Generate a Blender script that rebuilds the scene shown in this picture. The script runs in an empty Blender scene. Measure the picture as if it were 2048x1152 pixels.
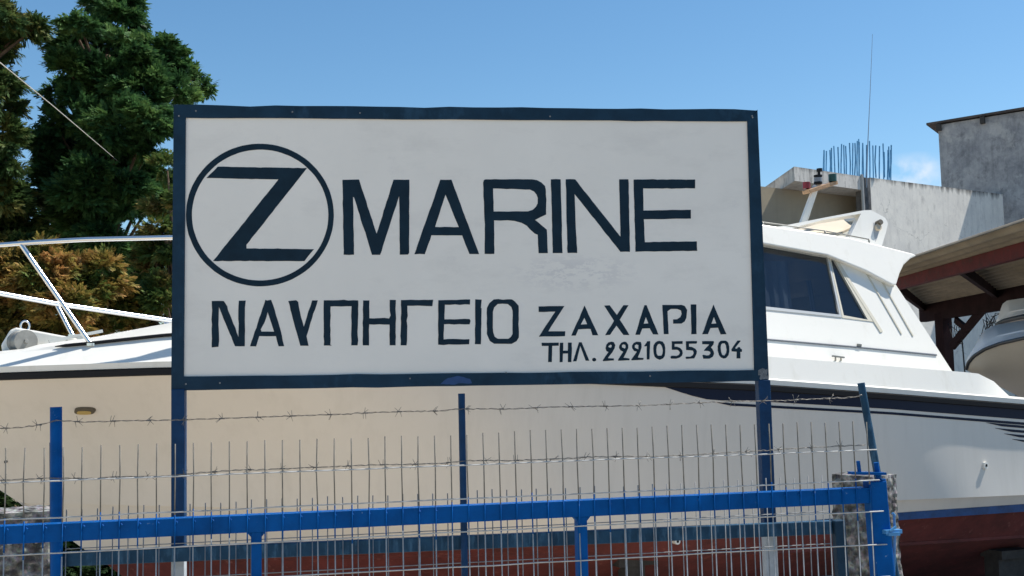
import bpy, bmesh, math, random
import numpy as np
from mathutils import Vector, Matrix, noise as mnoise

random.seed(7)
rng = np.random.default_rng(7)
SC = bpy.context.scene
COL = SC.collection

# ------------------------------------------------------------------ camera
FPX = 2180.0                                   # focal length in photo pixels (photo 2048 wide)
EYE = Vector((0.0, 0.0, 1.6))
w = Vector((-506.0, 24600.0, FPX)).normalized()          # world up seen in camera axes (right, up, forward)
fy = (Vector((0, 0, 1)) - w * w.z).normalized()          # horizontal forward in camera axes
fx = fy.cross(w).normalized()
if fx.x < 0: fx = -fx
RIGHT = Vector((fx.x, fy.x, w.x)); UP = Vector((fx.y, fy.y, w.y)); FWD = Vector((fx.z, fy.z, w.z))
cam = bpy.data.cameras.new("camera"); co = bpy.data.objects.new("camera", cam); COL.objects.link(co)
cam.sensor_width = 36.0; cam.lens = 36.0 * FPX / 2048.0; cam.clip_end = 3000; cam.clip_start = 0.05
M3 = Matrix((RIGHT, UP, -FWD)).transposed()
co.matrix_world = Matrix.Translation(EYE) @ M3.to_4x4()
SC.camera = co

# ------------------------------------------------------------------ sun, sky, exposure
SUN_EL = math.radians(58); SUN_AZ = math.atan2(0.955, 0.297)      # azimuth measured from +Y towards +X
SUN = Vector((math.cos(SUN_EL) * math.sin(SUN_AZ), math.cos(SUN_EL) * math.cos(SUN_AZ), math.sin(SUN_EL)))
sl = bpy.data.lights.new("sun", 'SUN'); so = bpy.data.objects.new("sun", sl); COL.objects.link(so)
sl.energy = 4.6; sl.angle = math.radians(0.53); sl.color = (1.0, 0.945, 0.86)
so.rotation_euler = SUN.to_track_quat('Z', 'Y').to_euler(); so.location = (20, 10, 30)
SC.view_settings.view_transform = 'Standard'; SC.view_settings.look = 'None'
SC.view_settings.exposure = 0.65; SC.view_settings.gamma = 1.0
SC.cycles.max_bounces = 8; SC.cycles.transparent_max_bounces = 16
SKY_STRENGTH = 0.091
W = bpy.data.worlds.new("World"); SC.world = W; W.use_nodes = True
nt = W.node_tree; nt.nodes.clear()
wo = nt.nodes.new('ShaderNodeOutputWorld'); bg = nt.nodes.new('ShaderNodeBackground')
sky = nt.nodes.new('ShaderNodeTexSky'); sky.sky_type = 'NISHITA'; sky.sun_disc = False
sky.sun_elevation = SUN_EL; sky.sun_rotation = SUN_AZ
sky.air_density = 1.0; sky.dust_density = 0.2; sky.ozone_density = 2.5
bg.inputs[1].default_value = SKY_STRENGTH
def ray(px, py):
    return (RIGHT * ((px - 1024) / FPX) - UP * ((py - 576) / FPX) + FWD)
# a small wisp of cloud low in the sky (world direction only)
tc = nt.nodes.new('ShaderNodeTexCoord')
vd = nt.nodes.new('ShaderNodeVectorMath'); vd.operation = 'SUBTRACT'; vd.inputs[1].default_value = ray(1822, 350).normalized()
vs = nt.nodes.new('ShaderNodeVectorMath'); vs.operation = 'MULTIPLY'; vs.inputs[1].default_value = (30, 30, 62)
vl = nt.nodes.new('ShaderNodeVectorMath'); vl.operation = 'LENGTH'
nz = nt.nodes.new('ShaderNodeTexNoise'); nz.inputs['Scale'].default_value = 38; nz.inputs['Detail'].default_value = 6
mr = nt.nodes.new('ShaderNodeMapRange'); mr.inputs[1].default_value = 1.25; mr.inputs[2].default_value = 0.2
mm = nt.nodes.new('ShaderNodeMath'); mm.operation = 'MULTIPLY'
mr2 = nt.nodes.new('ShaderNodeMapRange'); mr2.inputs[1].default_value = 0.36; mr2.inputs[2].default_value = 0.62
cm = nt.nodes.new('ShaderNodeMixRGB'); cm.inputs[2].default_value = (6.2, 6.6, 7.2, 1)
L = nt.links.new
L(tc.outputs['Generated'], vd.inputs[0]); L(vd.outputs[0], vs.inputs[0]); L(vs.outputs[0], vl.inputs[0])
L(vl.outputs['Value'], mr.inputs[0]); L(tc.outputs['Generated'], nz.inputs['Vector']); L(nz.outputs['Fac'], mr2.inputs[0])
L(mr.outputs[0], mm.inputs[0]); L(mr2.outputs[0], mm.inputs[1]); L(mm.outputs[0], cm.inputs[0])
hsv = nt.nodes.new('ShaderNodeHueSaturation'); hsv.inputs['Saturation'].default_value = 1.18; hsv.inputs['Hue'].default_value = 0.493
L(sky.outputs[0], hsv.inputs['Color']); L(hsv.outputs[0], cm.inputs[1]); L(cm.outputs[0], bg.inputs[0]); L(bg.outputs[0], wo.inputs[0])

# ------------------------------------------------------------------ measuring helpers
class Plane:
    """vertical plane crossing the picture's middle at depth yc, with horizontal direction (1, t)"""
    def __init__(s, yc, t):
        s.P = Vector((0, yc, 0)); s.ex = Vector((1, t, 0)).normalized(); s.ez = Vector((0, 0, 1))
        s.n = Vector((t, -1, 0)).normalized()            # towards the camera
    def at(s, px, py, d=0.0):
        r = ray(px, py); k = (s.P + s.n * d - EYE).dot(s.n) / r.dot(s.n)
        return EYE + r * k
class FreePlane(Plane):
    def __init__(s, P, ex, ez):
        s.P = P; s.ex = ex.normalized(); s.ez = ez.normalized(); s.n = s.ex.cross(s.ez).normalized()
        if s.n.y > 0: s.n = -s.n
def at_z(px, py, z):
    r = ray(px, py); return EYE + r * ((z - EYE.z) / r.z)
def at_y(px, py, y):
    r = ray(px, py); return EYE + r * (y / r.y)

# ------------------------------------------------------------------ mesh helpers
def ancestors_offset(p):
    o = Vector((0, 0, 0))
    while p is not None:
        o += p.location; p = p.parent
    return o
def tag(o, label=None, cat=None, group=None, kind=None):
    if label: o["label"] = label
    if cat: o["category"] = cat
    if group: o["group"] = group
    if kind: o["kind"] = kind
    return o
def empty(name, loc, label, cat, group=None):
    o = bpy.data.objects.new(name, None); COL.objects.link(o); o.location = loc; o.empty_display_size = 0.1
    return tag(o, label, cat, group)
def link_mesh(me, name, mats, parent=None, loc=None, smooth=False):
    o = bpy.data.objects.new(name, me); COL.objects.link(o)
    for m in (mats if isinstance(mats, (list, tuple)) else [mats]): me.materials.append(m)
    off = ancestors_offset(parent)
    if loc is not None:
        o.location = Vector(loc) - off; off = Vector(loc)
    me.transform(Matrix.Translation(-off))
    if parent is not None: o.parent = parent
    if smooth:
        for p in me.polygons: p.use_smooth = True
    me.update()
    return o
class MB:
    def __init__(s): s.v = []; s.f = []; s.m = []
    def add(s, vs, fs, mi=0):
        b = len(s.v); s.v += [tuple(x) for x in vs]; s.f += [tuple(b + i for i in f) for f in fs]; s.m += [mi] * len(fs)
    def box(s, c, ax, ay, az, mi=0):                       # half axes
        c, ax, ay, az = map(Vector, (c, ax, ay, az))
        vs = [c + ax * i + ay * j + az * k for i in (-1, 1) for j in (-1, 1) for k in (-1, 1)]
        s.add(vs, [(0, 1, 3, 2), (4, 6, 7, 5), (0, 4, 5, 1), (2, 3, 7, 6), (0, 2, 6, 4), (1, 5, 7, 3)], mi)
    def bar(s, p, q, wa, wb, side, mi=0):                  # bar from p to q; full width wa along side, wb along the third axis
        p, q, side = Vector(p), Vector(q), Vector(side)
        d = (q - p); a = (side - d * (side.dot(d) / d.dot(d))).normalized(); b = d.cross(a).normalized()
        s.box((p + q) / 2, d / 2, a * wa / 2, b * wb / 2, mi)
    def tube(s, pts, r, n=8, mi=0, caps=True, closed=False):
        pts = [Vector(p) for p in pts]; N = len(pts)
        rs = r if isinstance(r, (list, tuple)) else [r] * N
        d0 = (pts[1] - pts[0]).normalized()
        a = d0.orthogonal().normalized(); rows = []
        for i in range(N):
            if closed: d = pts[(i + 1) % N] - pts[i - 1]
            else: d = pts[min(i + 1, N - 1)] - pts[max(i - 1, 0)]
            d.normalize(); a = (a - d * a.dot(d)).normalized(); b = d.cross(a)
            rows.append([pts[i] + (a * math.cos(2 * math.pi * k / n) + b * math.sin(2 * math.pi * k / n)) * rs[i] for k in range(n)])
        vs = [v for row in rows for v in row]; fs = []
        for i in range(N if closed else N - 1):
            for k in range(n):
                j = (i + 1) % N
                fs.append((i * n + k, i * n + (k + 1) % n, j * n + (k + 1) % n, j * n + k))
        if caps and not closed:
            fs.append(tuple(range(n - 1, -1, -1))); fs.append(tuple((N - 1) * n + k for k in range(n)))
        s.add(vs, fs, mi)
    def prism(s, poly, off, mi=0):                         # closed prism of a planar outline
        off = Vector(off); n = len(poly); poly = [Vector(p) for p in poly]
        vs = poly + [p + off for p in poly]
        fs = [tuple(range(n)), tuple(range(2 * n - 1, n - 1, -1))]
        fs += [(i, (i + 1) % n, n + (i + 1) % n, n + i) for i in range(n)]
        s.add(vs, fs, mi)
    def bridge(s, pa, pb, mi=0, caps=True):
        n = len(pa); vs = list(pa) + list(pb)
        fs = [(i, (i + 1) % n, n + (i + 1) % n, n + i) for i in range(n)]
        if caps: fs += [tuple(range(n)), tuple(range(2 * n - 1, n - 1, -1))]
        s.add(vs, fs, mi)
    def loft(s, rows, mi=0):
        n = len(rows[0]); vs = [v for r in rows for v in r]
        fs = [(i * n + k, i * n + k + 1, (i + 1) * n + k + 1, (i + 1) * n + k) for i in range(len(rows) - 1) for k in range(n - 1)]
        s.add(vs, fs, mi)
    def mesh(s, name, fix=True):
        me = bpy.data.meshes.new(name); me.from_pydata(s.v, [], s.f)
        me.polygons.foreach_set("material_index", s.m)
        if fix:
            bm = bmesh.new(); bm.from_mesh(me); bmesh.ops.recalc_face_normals(bm, faces=bm.faces); bm.to_mesh(me); bm.free()
        return me
    def build(s, name, mats, parent=None, loc=None, smooth=False, bevel=0, fix=True):
        me = s.mesh(name, fix)
        o = link_mesh(me, name, mats, parent, loc, smooth)
        if bevel:
            b = o.modifiers.new("bevel", 'BEVEL'); b.width = bevel; b.segments = 2; b.limit_method = 'ANGLE'; b.angle_limit = math.radians(35)
        return o
def smooth_by_angle(o, deg=35):
    me = o.data
    for p in me.polygons: p.use_smooth = True
    try: me.set_sharp_from_angle(angle=math.radians(deg))
    except Exception: pass
    return o
def cutout(name, pl, polys, thick, mats, parent, d=0.0, smooth=False):
    """filled outlines (with holes) lying in plane pl, front face at distance d towards the camera; polys are 3D points in the plane"""
    cu = bpy.data.curves.new(name, 'CURVE'); cu.dimensions = '2D'; cu.fill_mode = 'BOTH'; cu.extrude = thick / 2
    ez = pl.ez; ex = pl.ex
    for poly in polys:
        sp = cu.splines.new('POLY'); sp.points.add(len(poly) - 1); sp.use_cyclic_u = True
        for i, p in enumerate(poly):
            q = Vector(p) - pl.P
            sp.points[i].co = (q.dot(ex), q.dot(ez), 0, 1)
    tmp = bpy.data.objects.new("tmp", cu)
    me = bpy.data.meshes.new_from_object(tmp); bpy.data.objects.remove(tmp); bpy.data.curves.remove(cu)
    R = Matrix((ex, ez, pl.n)).transposed().to_4x4()
    me.transform(Matrix.Translation(pl.P + pl.n * (d - thick / 2)) @ R)
    me.materials.clear()
    return link_mesh(me, name, mats, parent)

# ------------------------------------------------------------------ materials
def srgb(r, g, b):
    f = lambda c: ((c / 255 + 0.055) / 1.055) ** 2.4 if c > 10 else c / 255 / 12.92
    return (f(r), f(g), f(b), 1)
def mat(name, col, rough=0.5, metal=0.0, var=0.0, scale=6.0, bump=0.0, bscale=40.0, spec=0.5, col2=None, coat=0.0):
    m = bpy.data.materials.new(name); m.use_nodes = True; t = m.node_tree; b = t.nodes['Principled BSDF']
    col = tuple(col[:3]) + (1,)
    b.inputs['Base Color'].default_value = col; b.inputs['Roughness'].default_value = rough; b.inputs['Metallic'].default_value = metal
    b.inputs['Specular IOR Level'].default_value = spec; b.inputs['Coat Weight'].default_value = coat
    tcn = t.nodes.new('ShaderNodeTexCoord')
    if var or col2:
        n = t.nodes.new('ShaderNodeTexNoise'); n.inputs['Scale'].default_value = scale; n.inputs['Detail'].default_value = 5
        n.inputs['Roughness'].default_value = 0.65
        t.links.new(tcn.outputs['Object'], n.inputs['Vector'])
        r = t.nodes.new('ShaderNodeValToRGB'); r.color_ramp.elements[0].position = 0.35; r.color_ramp.elements[1].position = 0.68
        r.color_ramp.elements[0].color = tuple(c * (1 - var) for c in col[:3]) + (1,) if not col2 else tuple(col2[:3]) + (1,)
        r.color_ramp.elements[1].color = col if col2 else tuple(min(1, c * (1 + var * 0.6)) for c in col[:3]) + (1,)
        t.links.new(n.outputs['Fac'], r.inputs[0]); t.links.new(r.outputs[0], b.inputs['Base Color'])
    if bump:
        n2 = t.nodes.new('ShaderNodeTexNoise'); n2.inputs['Scale'].default_value = bscale; n2.inputs['Detail'].default_value = 4
        t.links.new(tcn.outputs['Object'], n2.inputs['Vector'])
        bp = t.nodes.new('ShaderNodeBump'); bp.inputs['Strength'].default_value = bump; bp.inputs['Distance'].default_value = 0.01
        t.links.new(n2.outputs['Fac'], bp.inputs['Height']); t.links.new(bp.outputs[0], b.inputs['Normal'])
    return m
def concrete(name, light, dark, streak=0.5, ztop=None, zlen=1.0, scale=1.0, dirt=0.85):
    """weathered render / concrete: blotches, vertical rain streaks, black growth hanging from the top edge"""
    m = bpy.data.materials.new(name); m.use_nodes = True; t = m.node_tree; b = t.nodes['Principled BSDF']; N = t.nodes.new; K = t.links.new
    b.inputs['Roughness'].default_value = 0.9; b.inputs['Specular IOR Level'].default_value = 0.2
    g = N('ShaderNodeNewGeometry')
    n1 = N('ShaderNodeTexNoise'); n1.inputs['Scale'].default_value = 0.9 * scale; n1.inputs['Detail'].default_value = 8; n1.inputs['Roughness'].default_value = 0.7
    K(g.outputs['Position'], n1.inputs['Vector'])
    mp = N('ShaderNodeMapping'); mp.inputs['Scale'].default_value = (5 * scale, 5 * scale, 0.35 * scale); K(g.outputs['Position'], mp.inputs[0])
    n2 = N('ShaderNodeTexNoise'); n2.inputs['Scale'].default_value = 1.0; n2.inputs['Detail'].default_value = 5; K(mp.outputs[0], n2.inputs['Vector'])
    r1 = N('ShaderNodeValToRGB'); r1.color_ramp.elements[0].color = dark; r1.color_ramp.elements[1].color = light
    r1.color_ramp.elements[0].position = 0.3; r1.color_ramp.elements[1].position = 0.62; K(n1.outputs['Fac'], r1.inputs[0])
    r2 = N('ShaderNodeMapRange'); r2.inputs[1].default_value = 0.5; r2.inputs[2].default_value = 0.72; r2.inputs[4].default_value = streak; K(n2.outputs['Fac'], r2.inputs[0])
    mx = N('ShaderNodeMixRGB'); mx.inputs[2].default_value = tuple(c * 0.35 for c in dark[:3]) + (1,); K(r2.outputs[0], mx.inputs[0]); K(r1.outputs[0], mx.inputs[1])
    out = mx.outputs[0]
    if ztop is not None:
        sp = N('ShaderNodeSeparateXYZ'); K(g.outputs['Position'], sp.inputs[0])
        zr = N('ShaderNodeMapRange'); zr.inputs[1].default_value = ztop - zlen; zr.inputs[2].default_value = ztop; K(sp.outputs[2], zr.inputs[0])
        ad = N('ShaderNodeMath'); ad.operation = 'ADD'; K(zr.outputs[0], ad.inputs[0]); K(n2.outputs['Fac'], ad.inputs[1])
        r3 = N('ShaderNodeMapRange'); r3.inputs[1].default_value = 1.25; r3.inputs[2].default_value = 1.6; r3.inputs[4].default_value = dirt; K(ad.outputs[0], r3.inputs[0])
        m2 = N('ShaderNodeMixRGB'); m2.inputs[2].default_value = (0.03, 0.03, 0.032, 1); K(r3.outputs[0], m2.inputs[0]); K(out, m2.inputs[1]); out = m2.outputs[0]
    # thin cracks
    vo = N('ShaderNodeTexVoronoi'); vo.feature = 'DISTANCE_TO_EDGE'; vo.inputs['Scale'].default_value = 0.16 * scale
    nd = N('ShaderNodeMixRGB'); nd.blend_type = 'ADD'; nd.inputs[0].default_value = 0.6; K(g.outputs['Position'], nd.inputs[1]); K(n1.outputs['Color'], nd.inputs[2]); K(nd.outputs[0], vo.inputs['Vector'])
    cr = N('ShaderNodeMapRange'); cr.inputs[1].default_value = 0.0; cr.inputs[2].default_value = 0.003; cr.inputs[3].default_value = 0.5; cr.inputs[4].default_value = 0.0; K(vo.outputs['Distance'], cr.inputs[0])
    ck_ = N('ShaderNodeMapRange'); ck_.inputs[1].default_value = 0.5; ck_.inputs[2].default_value = 0.56; K(n1.outputs['Fac'], ck_.inputs[0]); cm_ = N('ShaderNodeMath'); cm_.operation = 'MULTIPLY'; K(cr.outputs[0], cm_.inputs[0]); K(ck_.outputs[0], cm_.inputs[1])
    m3 = N('ShaderNodeMixRGB'); m3.inputs[2].default_value = (0.06, 0.06, 0.06, 1); K(cm_.outputs[0], m3.inputs[0]); K(out, m3.inputs[1])
    K(m3.outputs[0], b.inputs['Base Color'])
    bp = N('ShaderNodeBump'); bp.inputs['Strength'].default_value = 0.35; bp.inputs['Distance'].default_value = 0.03; K(n1.outputs['Fac'], bp.inputs['Height']); K(bp.outputs[0], b.inputs['Normal'])
    return m
def leaf(name, c1, c2, c3, scale=1.6):
    m = bpy.data.materials.new(name); m.use_nodes = True; t = m.node_tree; t.nodes.clear(); N = t.nodes.new; K = t.links.new
    g = N('ShaderNodeNewGeometry'); n = N('ShaderNodeTexNoise'); n.inputs['Scale'].default_value = scale; n.inputs['Detail'].default_value = 4; n.inputs['Roughness'].default_value = 0.7
    K(g.outputs['Position'], n.inputs['Vector'])
    r = N('ShaderNodeValToRGB'); e = r.color_ramp.elements; e[0].position = 0.36; e[0].color = c1; e[1].position = 0.64; e[1].color = c3
    x = e.new(0.5); x.color = c2
    K(n.outputs['Fac'], r.inputs[0])
    rp = N('ShaderNodeHueSaturation'); mrv = N('ShaderNodeMapRange'); mrv.inputs[3].default_value = 0.65; mrv.inputs[4].default_value = 1.35
    K(g.outputs['Random Per Island'], mrv.inputs[0]); K(mrv.outputs[0], rp.inputs['Value']); K(r.outputs[0], rp.inputs['Color'])
    d = N('ShaderNodeBsdfPrincipled'); d.inputs['Roughness'].default_value = 0.55; d.inputs['Specular IOR Level'].default_value = 0.12; K(rp.outputs[0], d.inputs['Base Color'])
    tr = N('ShaderNodeBsdfTranslucent'); K(rp.outputs[0], tr.inputs['Color'])
    mx = N('ShaderNodeMixShader'); mx.inputs[0].default_value = 0.3; K(d.outputs[0], mx.inputs[1]); K(tr.outputs[0], mx.inputs[2])
    o = N('ShaderNodeOutputMaterial'); K(mx.outputs[0], o.inputs[0])
    return m
def glass(name, tint, refl=0.10):
    m = bpy.data.materials.new(name); m.use_nodes = True; t = m.node_tree; t.nodes.clear(); N = t.nodes.new; K = t.links.new
    tr = N('ShaderNodeBsdfTransparent'); tr.inputs[0].default_value = tint + (1,)
    gl = N('ShaderNodeBsdfGlossy'); gl.inputs['Roughness'].default_value = 0.02; gl.inputs[0].default_value = (0.8, 0.9, 1, 1)
    lw_ = N('ShaderNodeLayerWeight'); lw_.inputs[0].default_value = 0.5; pw_ = N('ShaderNodeMath'); pw_.operation = 'POWER'; pw_.inputs[1].default_value = 4.0; K(lw_.outputs['Facing'], pw_.inputs[0]); fr = pw_
    fa_ = N('ShaderNodeMath'); fa_.operation = 'ADD'; fa_.inputs[1].default_value = refl; K(fr.outputs[0], fa_.inputs[0]); mx = N('ShaderNodeMixShader'); K(fa_.outputs[0], mx.inputs[0]); K(tr.outputs[0], mx.inputs[1]); K(gl.outputs[0], mx.inputs[2])
    o = N('ShaderNodeOutputMaterial'); K(mx.outputs[0], o.inputs[0])
    return m

def panel_material():
    m = mat("sign_white", (0.79, 0.765, 0.715), 0.65, var=0.05, scale=1.3, bump=0.08, bscale=25)
    t = m.node_tree; b = t.nodes['Principled BSDF']; N = t.nodes.new; K = t.links.new
    src = b.inputs['Base Color'].links[0].from_socket
    g = N('ShaderNodeNewGeometry')
    n = N('ShaderNodeTexNoise'); n.inputs['Scale'].default_value = 14; n.inputs['Detail'].default_value = 7; n.inputs['Roughness'].default_value = 0.75
    mp = N('ShaderNodeMapping'); mp.inputs['Scale'].default_value = (1, 1, 2.2); K(g.outputs['Position'], mp.inputs[0]); K(mp.outputs[0], n.inputs['Vector'])
    sc = N('ShaderNodeVectorMath'); sc.operation = 'SUBTRACT'; sc.inputs[1].default_value = SIGN.at(1150, 545)
    s2 = N('ShaderNodeVectorMath'); s2.operation = 'MULTIPLY'; s2.inputs[1].default_value = (3.6, 0, 12.0)
    ln = N('ShaderNodeVectorMath'); ln.operation = 'LENGTH'
    K(g.outputs['Position'], sc.inputs[0]); K(sc.outputs[0], s2.inputs[0]); K(s2.outputs[0], ln.inputs[0])
    mk = N('ShaderNodeMapRange'); mk.inputs[1].default_value = 1.0; mk.inputs[2].default_value = 0.3; K(ln.outputs['Value'], mk.inputs[0])
    th = N('ShaderNodeMapRange'); th.inputs[1].default_value = 0.47; th.inputs[2].default_value = 0.54; th.inputs[4].default_value = 0.42; K(n.outputs['Fac'], th.inputs[0])
    ml = N('ShaderNodeMath'); ml.operation = 'MULTIPLY'; K(mk.outputs[0], ml.inputs[0]); K(th.outputs[0], ml.inputs[1])
    # faint scuffs everywhere
    n3 = N('ShaderNodeTexNoise'); n3.inputs['Scale'].default_value = 9; n3.inputs['Detail'].default_value = 9; n3.inputs['Roughness'].default_value = 0.8; K(g.outputs['Position'], n3.inputs['Vector'])
    t3 = N('ShaderNodeMapRange'); t3.inputs[1].default_value = 0.6; t3.inputs[2].default_value = 0.72; t3.inputs[4].default_value = 0.22; K(n3.outputs['Fac'], t3.inputs[0])
    sm = N('ShaderNodeMath'); sm.operation = 'ADD'; K(ml.outputs[0], sm.inputs[0]); K(t3.outputs[0], sm.inputs[1])
    mx = N('ShaderNodeMixRGB'); mx.inputs[2].default_value = (0.50, 0.49, 0.51, 1); K(sm.outputs[0], mx.inputs[0]); K(src, mx.inputs[1]); K(mx.outputs[0], b.inputs['Base Color'])
    return m

# planes of the place
GATE = Plane(3.2, 0.215)
SIGN = Plane(4.0, 0.102)
FENCE = Plane(3.93, 0.102)

MT = {}
MT['panel'] = panel_material()
MT['navy'] = mat("navy_paint", (0.010, 0.036, 0.068), 0.55, var=0.25, scale=9, bump=0.05, bscale=60, spec=0.15)
MT['letter'] = mat("letter_paint", (0.009, 0.026, 0.044), 0.6, var=0.2, scale=14, spec=0.12)
MT['navy2'] = mat("navy_rail_paint", (0.016, 0.060, 0.115), 0.55, var=0.35, scale=11, bump=0.06, bscale=70, spec=0.15)
MT['post'] = mat("post_blue", (0.007, 0.042, 0.115), 0.5, var=0.25, scale=12, bump=0.05, bscale=60, spec=0.15)
MT['bright'] = mat("bright_blue_paint", (0.0006, 0.074, 0.28), 0.5, var=0.25, scale=8, bump=0.12, bscale=45, spec=0.07)
MT['grey_post'] = mat("primer_grey", (0.36, 0.41, 0.46), 0.6, var=0.25, scale=14)
MT['galv'] = mat("galvanised_wire", (0.42, 0.43, 0.43), 0.6, metal=0.0, var=0.25, scale=30, spec=0.3)
MT['galv2'] = mat("galvanised_wire_dull", (0.24, 0.25, 0.26), 0.7, metal=0.0, var=0.25, scale=30, spec=0.1)
MT['barb'] = mat("barbed_wire_steel", (0.19, 0.18, 0.165), 0.5, metal=0.4, var=0.4, scale=50)
MT['gel'] = mat("white_gelcoat", (0.77, 0.755, 0.70), 0.28, var=0.02, scale=1.5)
MT['hull'] = mat("cream_hull_gelcoat", (0.665, 0.63, 0.58), 0.35, var=0.03, scale=0.8, spec=0.4)
MT['black'] = mat("black_rubber", (0.012, 0.012, 0.014), 0.6, spec=0.2)
MT['navystripe'] = mat("navy_stripe_vinyl", (0.009, 0.016, 0.038), 0.35, spec=0.15)
MT['anti'] = mat("red_antifouling", (0.115, 0.021, 0.018), 0.8, var=0.35, scale=5, bump=0.2, bscale=30)
MT['boot'] = mat("blue_boot_stripe", (0.012, 0.060, 0.19), 0.6, var=0.35, scale=9)
MT['steel'] = mat("polished_rail", (0.72, 0.74, 0.76), 0.2, metal=0.9)
MT['alu'] = mat("aluminium_frame", (0.55, 0.55, 0.52), 0.35, metal=0.5)
MT['beigeframe'] = mat("beige_window_trim", (0.55, 0.52, 0.43), 0.5)
MT['beige'] = mat("beige_vinyl", (0.50, 0.435, 0.335), 0.7)
MT['dark'] = mat("dark_interior", (0.02, 0.022, 0.025), 0.8)
MT['glass'] = glass("tinted_window", (0.48, 0.50, 0.52), 0.055)
MT['curtain'] = leaf("pale_curtain", (0.62, 0.68, 0.76, 1), (0.66, 0.72, 0.80, 1), (0.7, 0.75, 0.82, 1))
MT['drum'] = mat("grey_drum_steel", (0.23, 0.23, 0.215), 0.5, metal=0.3, var=0.2, scale=12)
MT['amber'] = mat("amber_port_glass", (0.42, 0.30, 0.10), 0.3)
MT['bronze'] = mat("bronze_rim", (0.13, 0.11, 0.08), 0.4, metal=0.4)
MT['redlamp'] = mat("red_lamp_lens", (0.20, 0.010, 0.015), 0.3)
MT['greenlamp'] = mat("green_lamp_lens", (0.01, 0.055, 0.048), 0.3)
MT['wood'] = mat("varnished_teak", (0.42, 0.25, 0.13), 0.5, var=0.3, scale=20)
MT['stone'] = None
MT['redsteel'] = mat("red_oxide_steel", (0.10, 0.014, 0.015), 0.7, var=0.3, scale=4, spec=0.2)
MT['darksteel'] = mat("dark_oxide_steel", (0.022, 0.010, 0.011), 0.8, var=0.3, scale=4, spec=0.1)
MT['sheet'] = mat("weathered_corrugated_sheet", (0.22, 0.185, 0.13), 0.8, var=0.25, scale=1.2)
MT['rebar'] = mat("blue_grey_rebar", (0.10, 0.30, 0.52), 0.7, var=0.3, scale=5, spec=0.2)
MT['bark'] = mat("conifer_bark", (0.10, 0.065, 0.04), 0.9, var=0.4, scale=8, bump=0.5, bscale=20)

def wear(m, col, scale, lo, hi, amount, stretch=(1, 1, 1)):
    """chips, rust or runs: a second colour where a fine noise passes a threshold"""
    t = m.node_tree; b = t.nodes['Principled BSDF']; N = t.nodes.new; K = t.links.new
    ge = N('ShaderNodeNewGeometry'); mp = N('ShaderNodeMapping'); mp.inputs['Scale'].default_value = stretch; K(ge.outputs['Position'], mp.inputs[0])
    n = N('ShaderNodeTexNoise'); n.inputs['Scale'].default_value = scale; n.inputs['Detail'].default_value = 6; n.inputs['Roughness'].default_value = 0.7; K(mp.outputs[0], n.inputs['Vector'])
    r = N('ShaderNodeMapRange'); r.inputs[1].default_value = lo; r.inputs[2].default_value = hi; r.inputs[4].default_value = amount; K(n.outputs['Fac'], r.inputs[0])
    mx = N('ShaderNodeMixRGB'); mx.inputs[2].default_value = tuple(col) + (1,); K(r.outputs[0], mx.inputs[0])
    l = b.inputs['Base Color'].links
    if l: K(l[0].from_socket, mx.inputs[1])
    else: mx.inputs[1].default_value = b.inputs['Base Color'].default_value
    K(mx.outputs[0], b.inputs['Base Color'])
wear(MT['bright'], (0.16, 0.27, 0.42), 55, 0.66, 0.70, 0.7)
wear(MT['bright'], (0.10, 0.055, 0.035), 38, 0.70, 0.74, 0.8)
wear(MT['navy2'], (0.06, 0.15, 0.25), 9, 0.52, 0.66, 0.7, (3.5, 3.5, 0.8))
wear(MT['navy'], (0.03, 0.085, 0.15), 7, 0.56, 0.70, 0.6, (1, 1, 0.5))
wear(MT['post'], (0.08, 0.17, 0.30), 60, 0.67, 0.71, 0.6)
wear(MT['hull'], (0.50, 0.47, 0.42), 2.2, 0.48, 0.72, 0.28, (3.2, 3.2, 0.25))
wear(MT['hull'], (0.36, 0.33, 0.29), 26, 0.70, 0.76, 0.35)
wear(MT['gel'], (0.60, 0.57, 0.49), 3.0, 0.54, 0.72, 0.4, (2.5, 2.5, 0.5))
wear(MT['anti'], (0.26, 0.10, 0.08), 14, 0.60, 0.70, 0.6)
wear(MT['redsteel'], (0.045, 0.02, 0.018), 5, 0.52, 0.66, 0.7)
wear(MT['panel'], (0.58, 0.56, 0.53), 3.0, 0.52, 0.70, 0.30, (1, 1, 2.5))
wear(MT['sheet'], (0.16, 0.13, 0.10), 4, 0.50, 0.66, 0.6)

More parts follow.
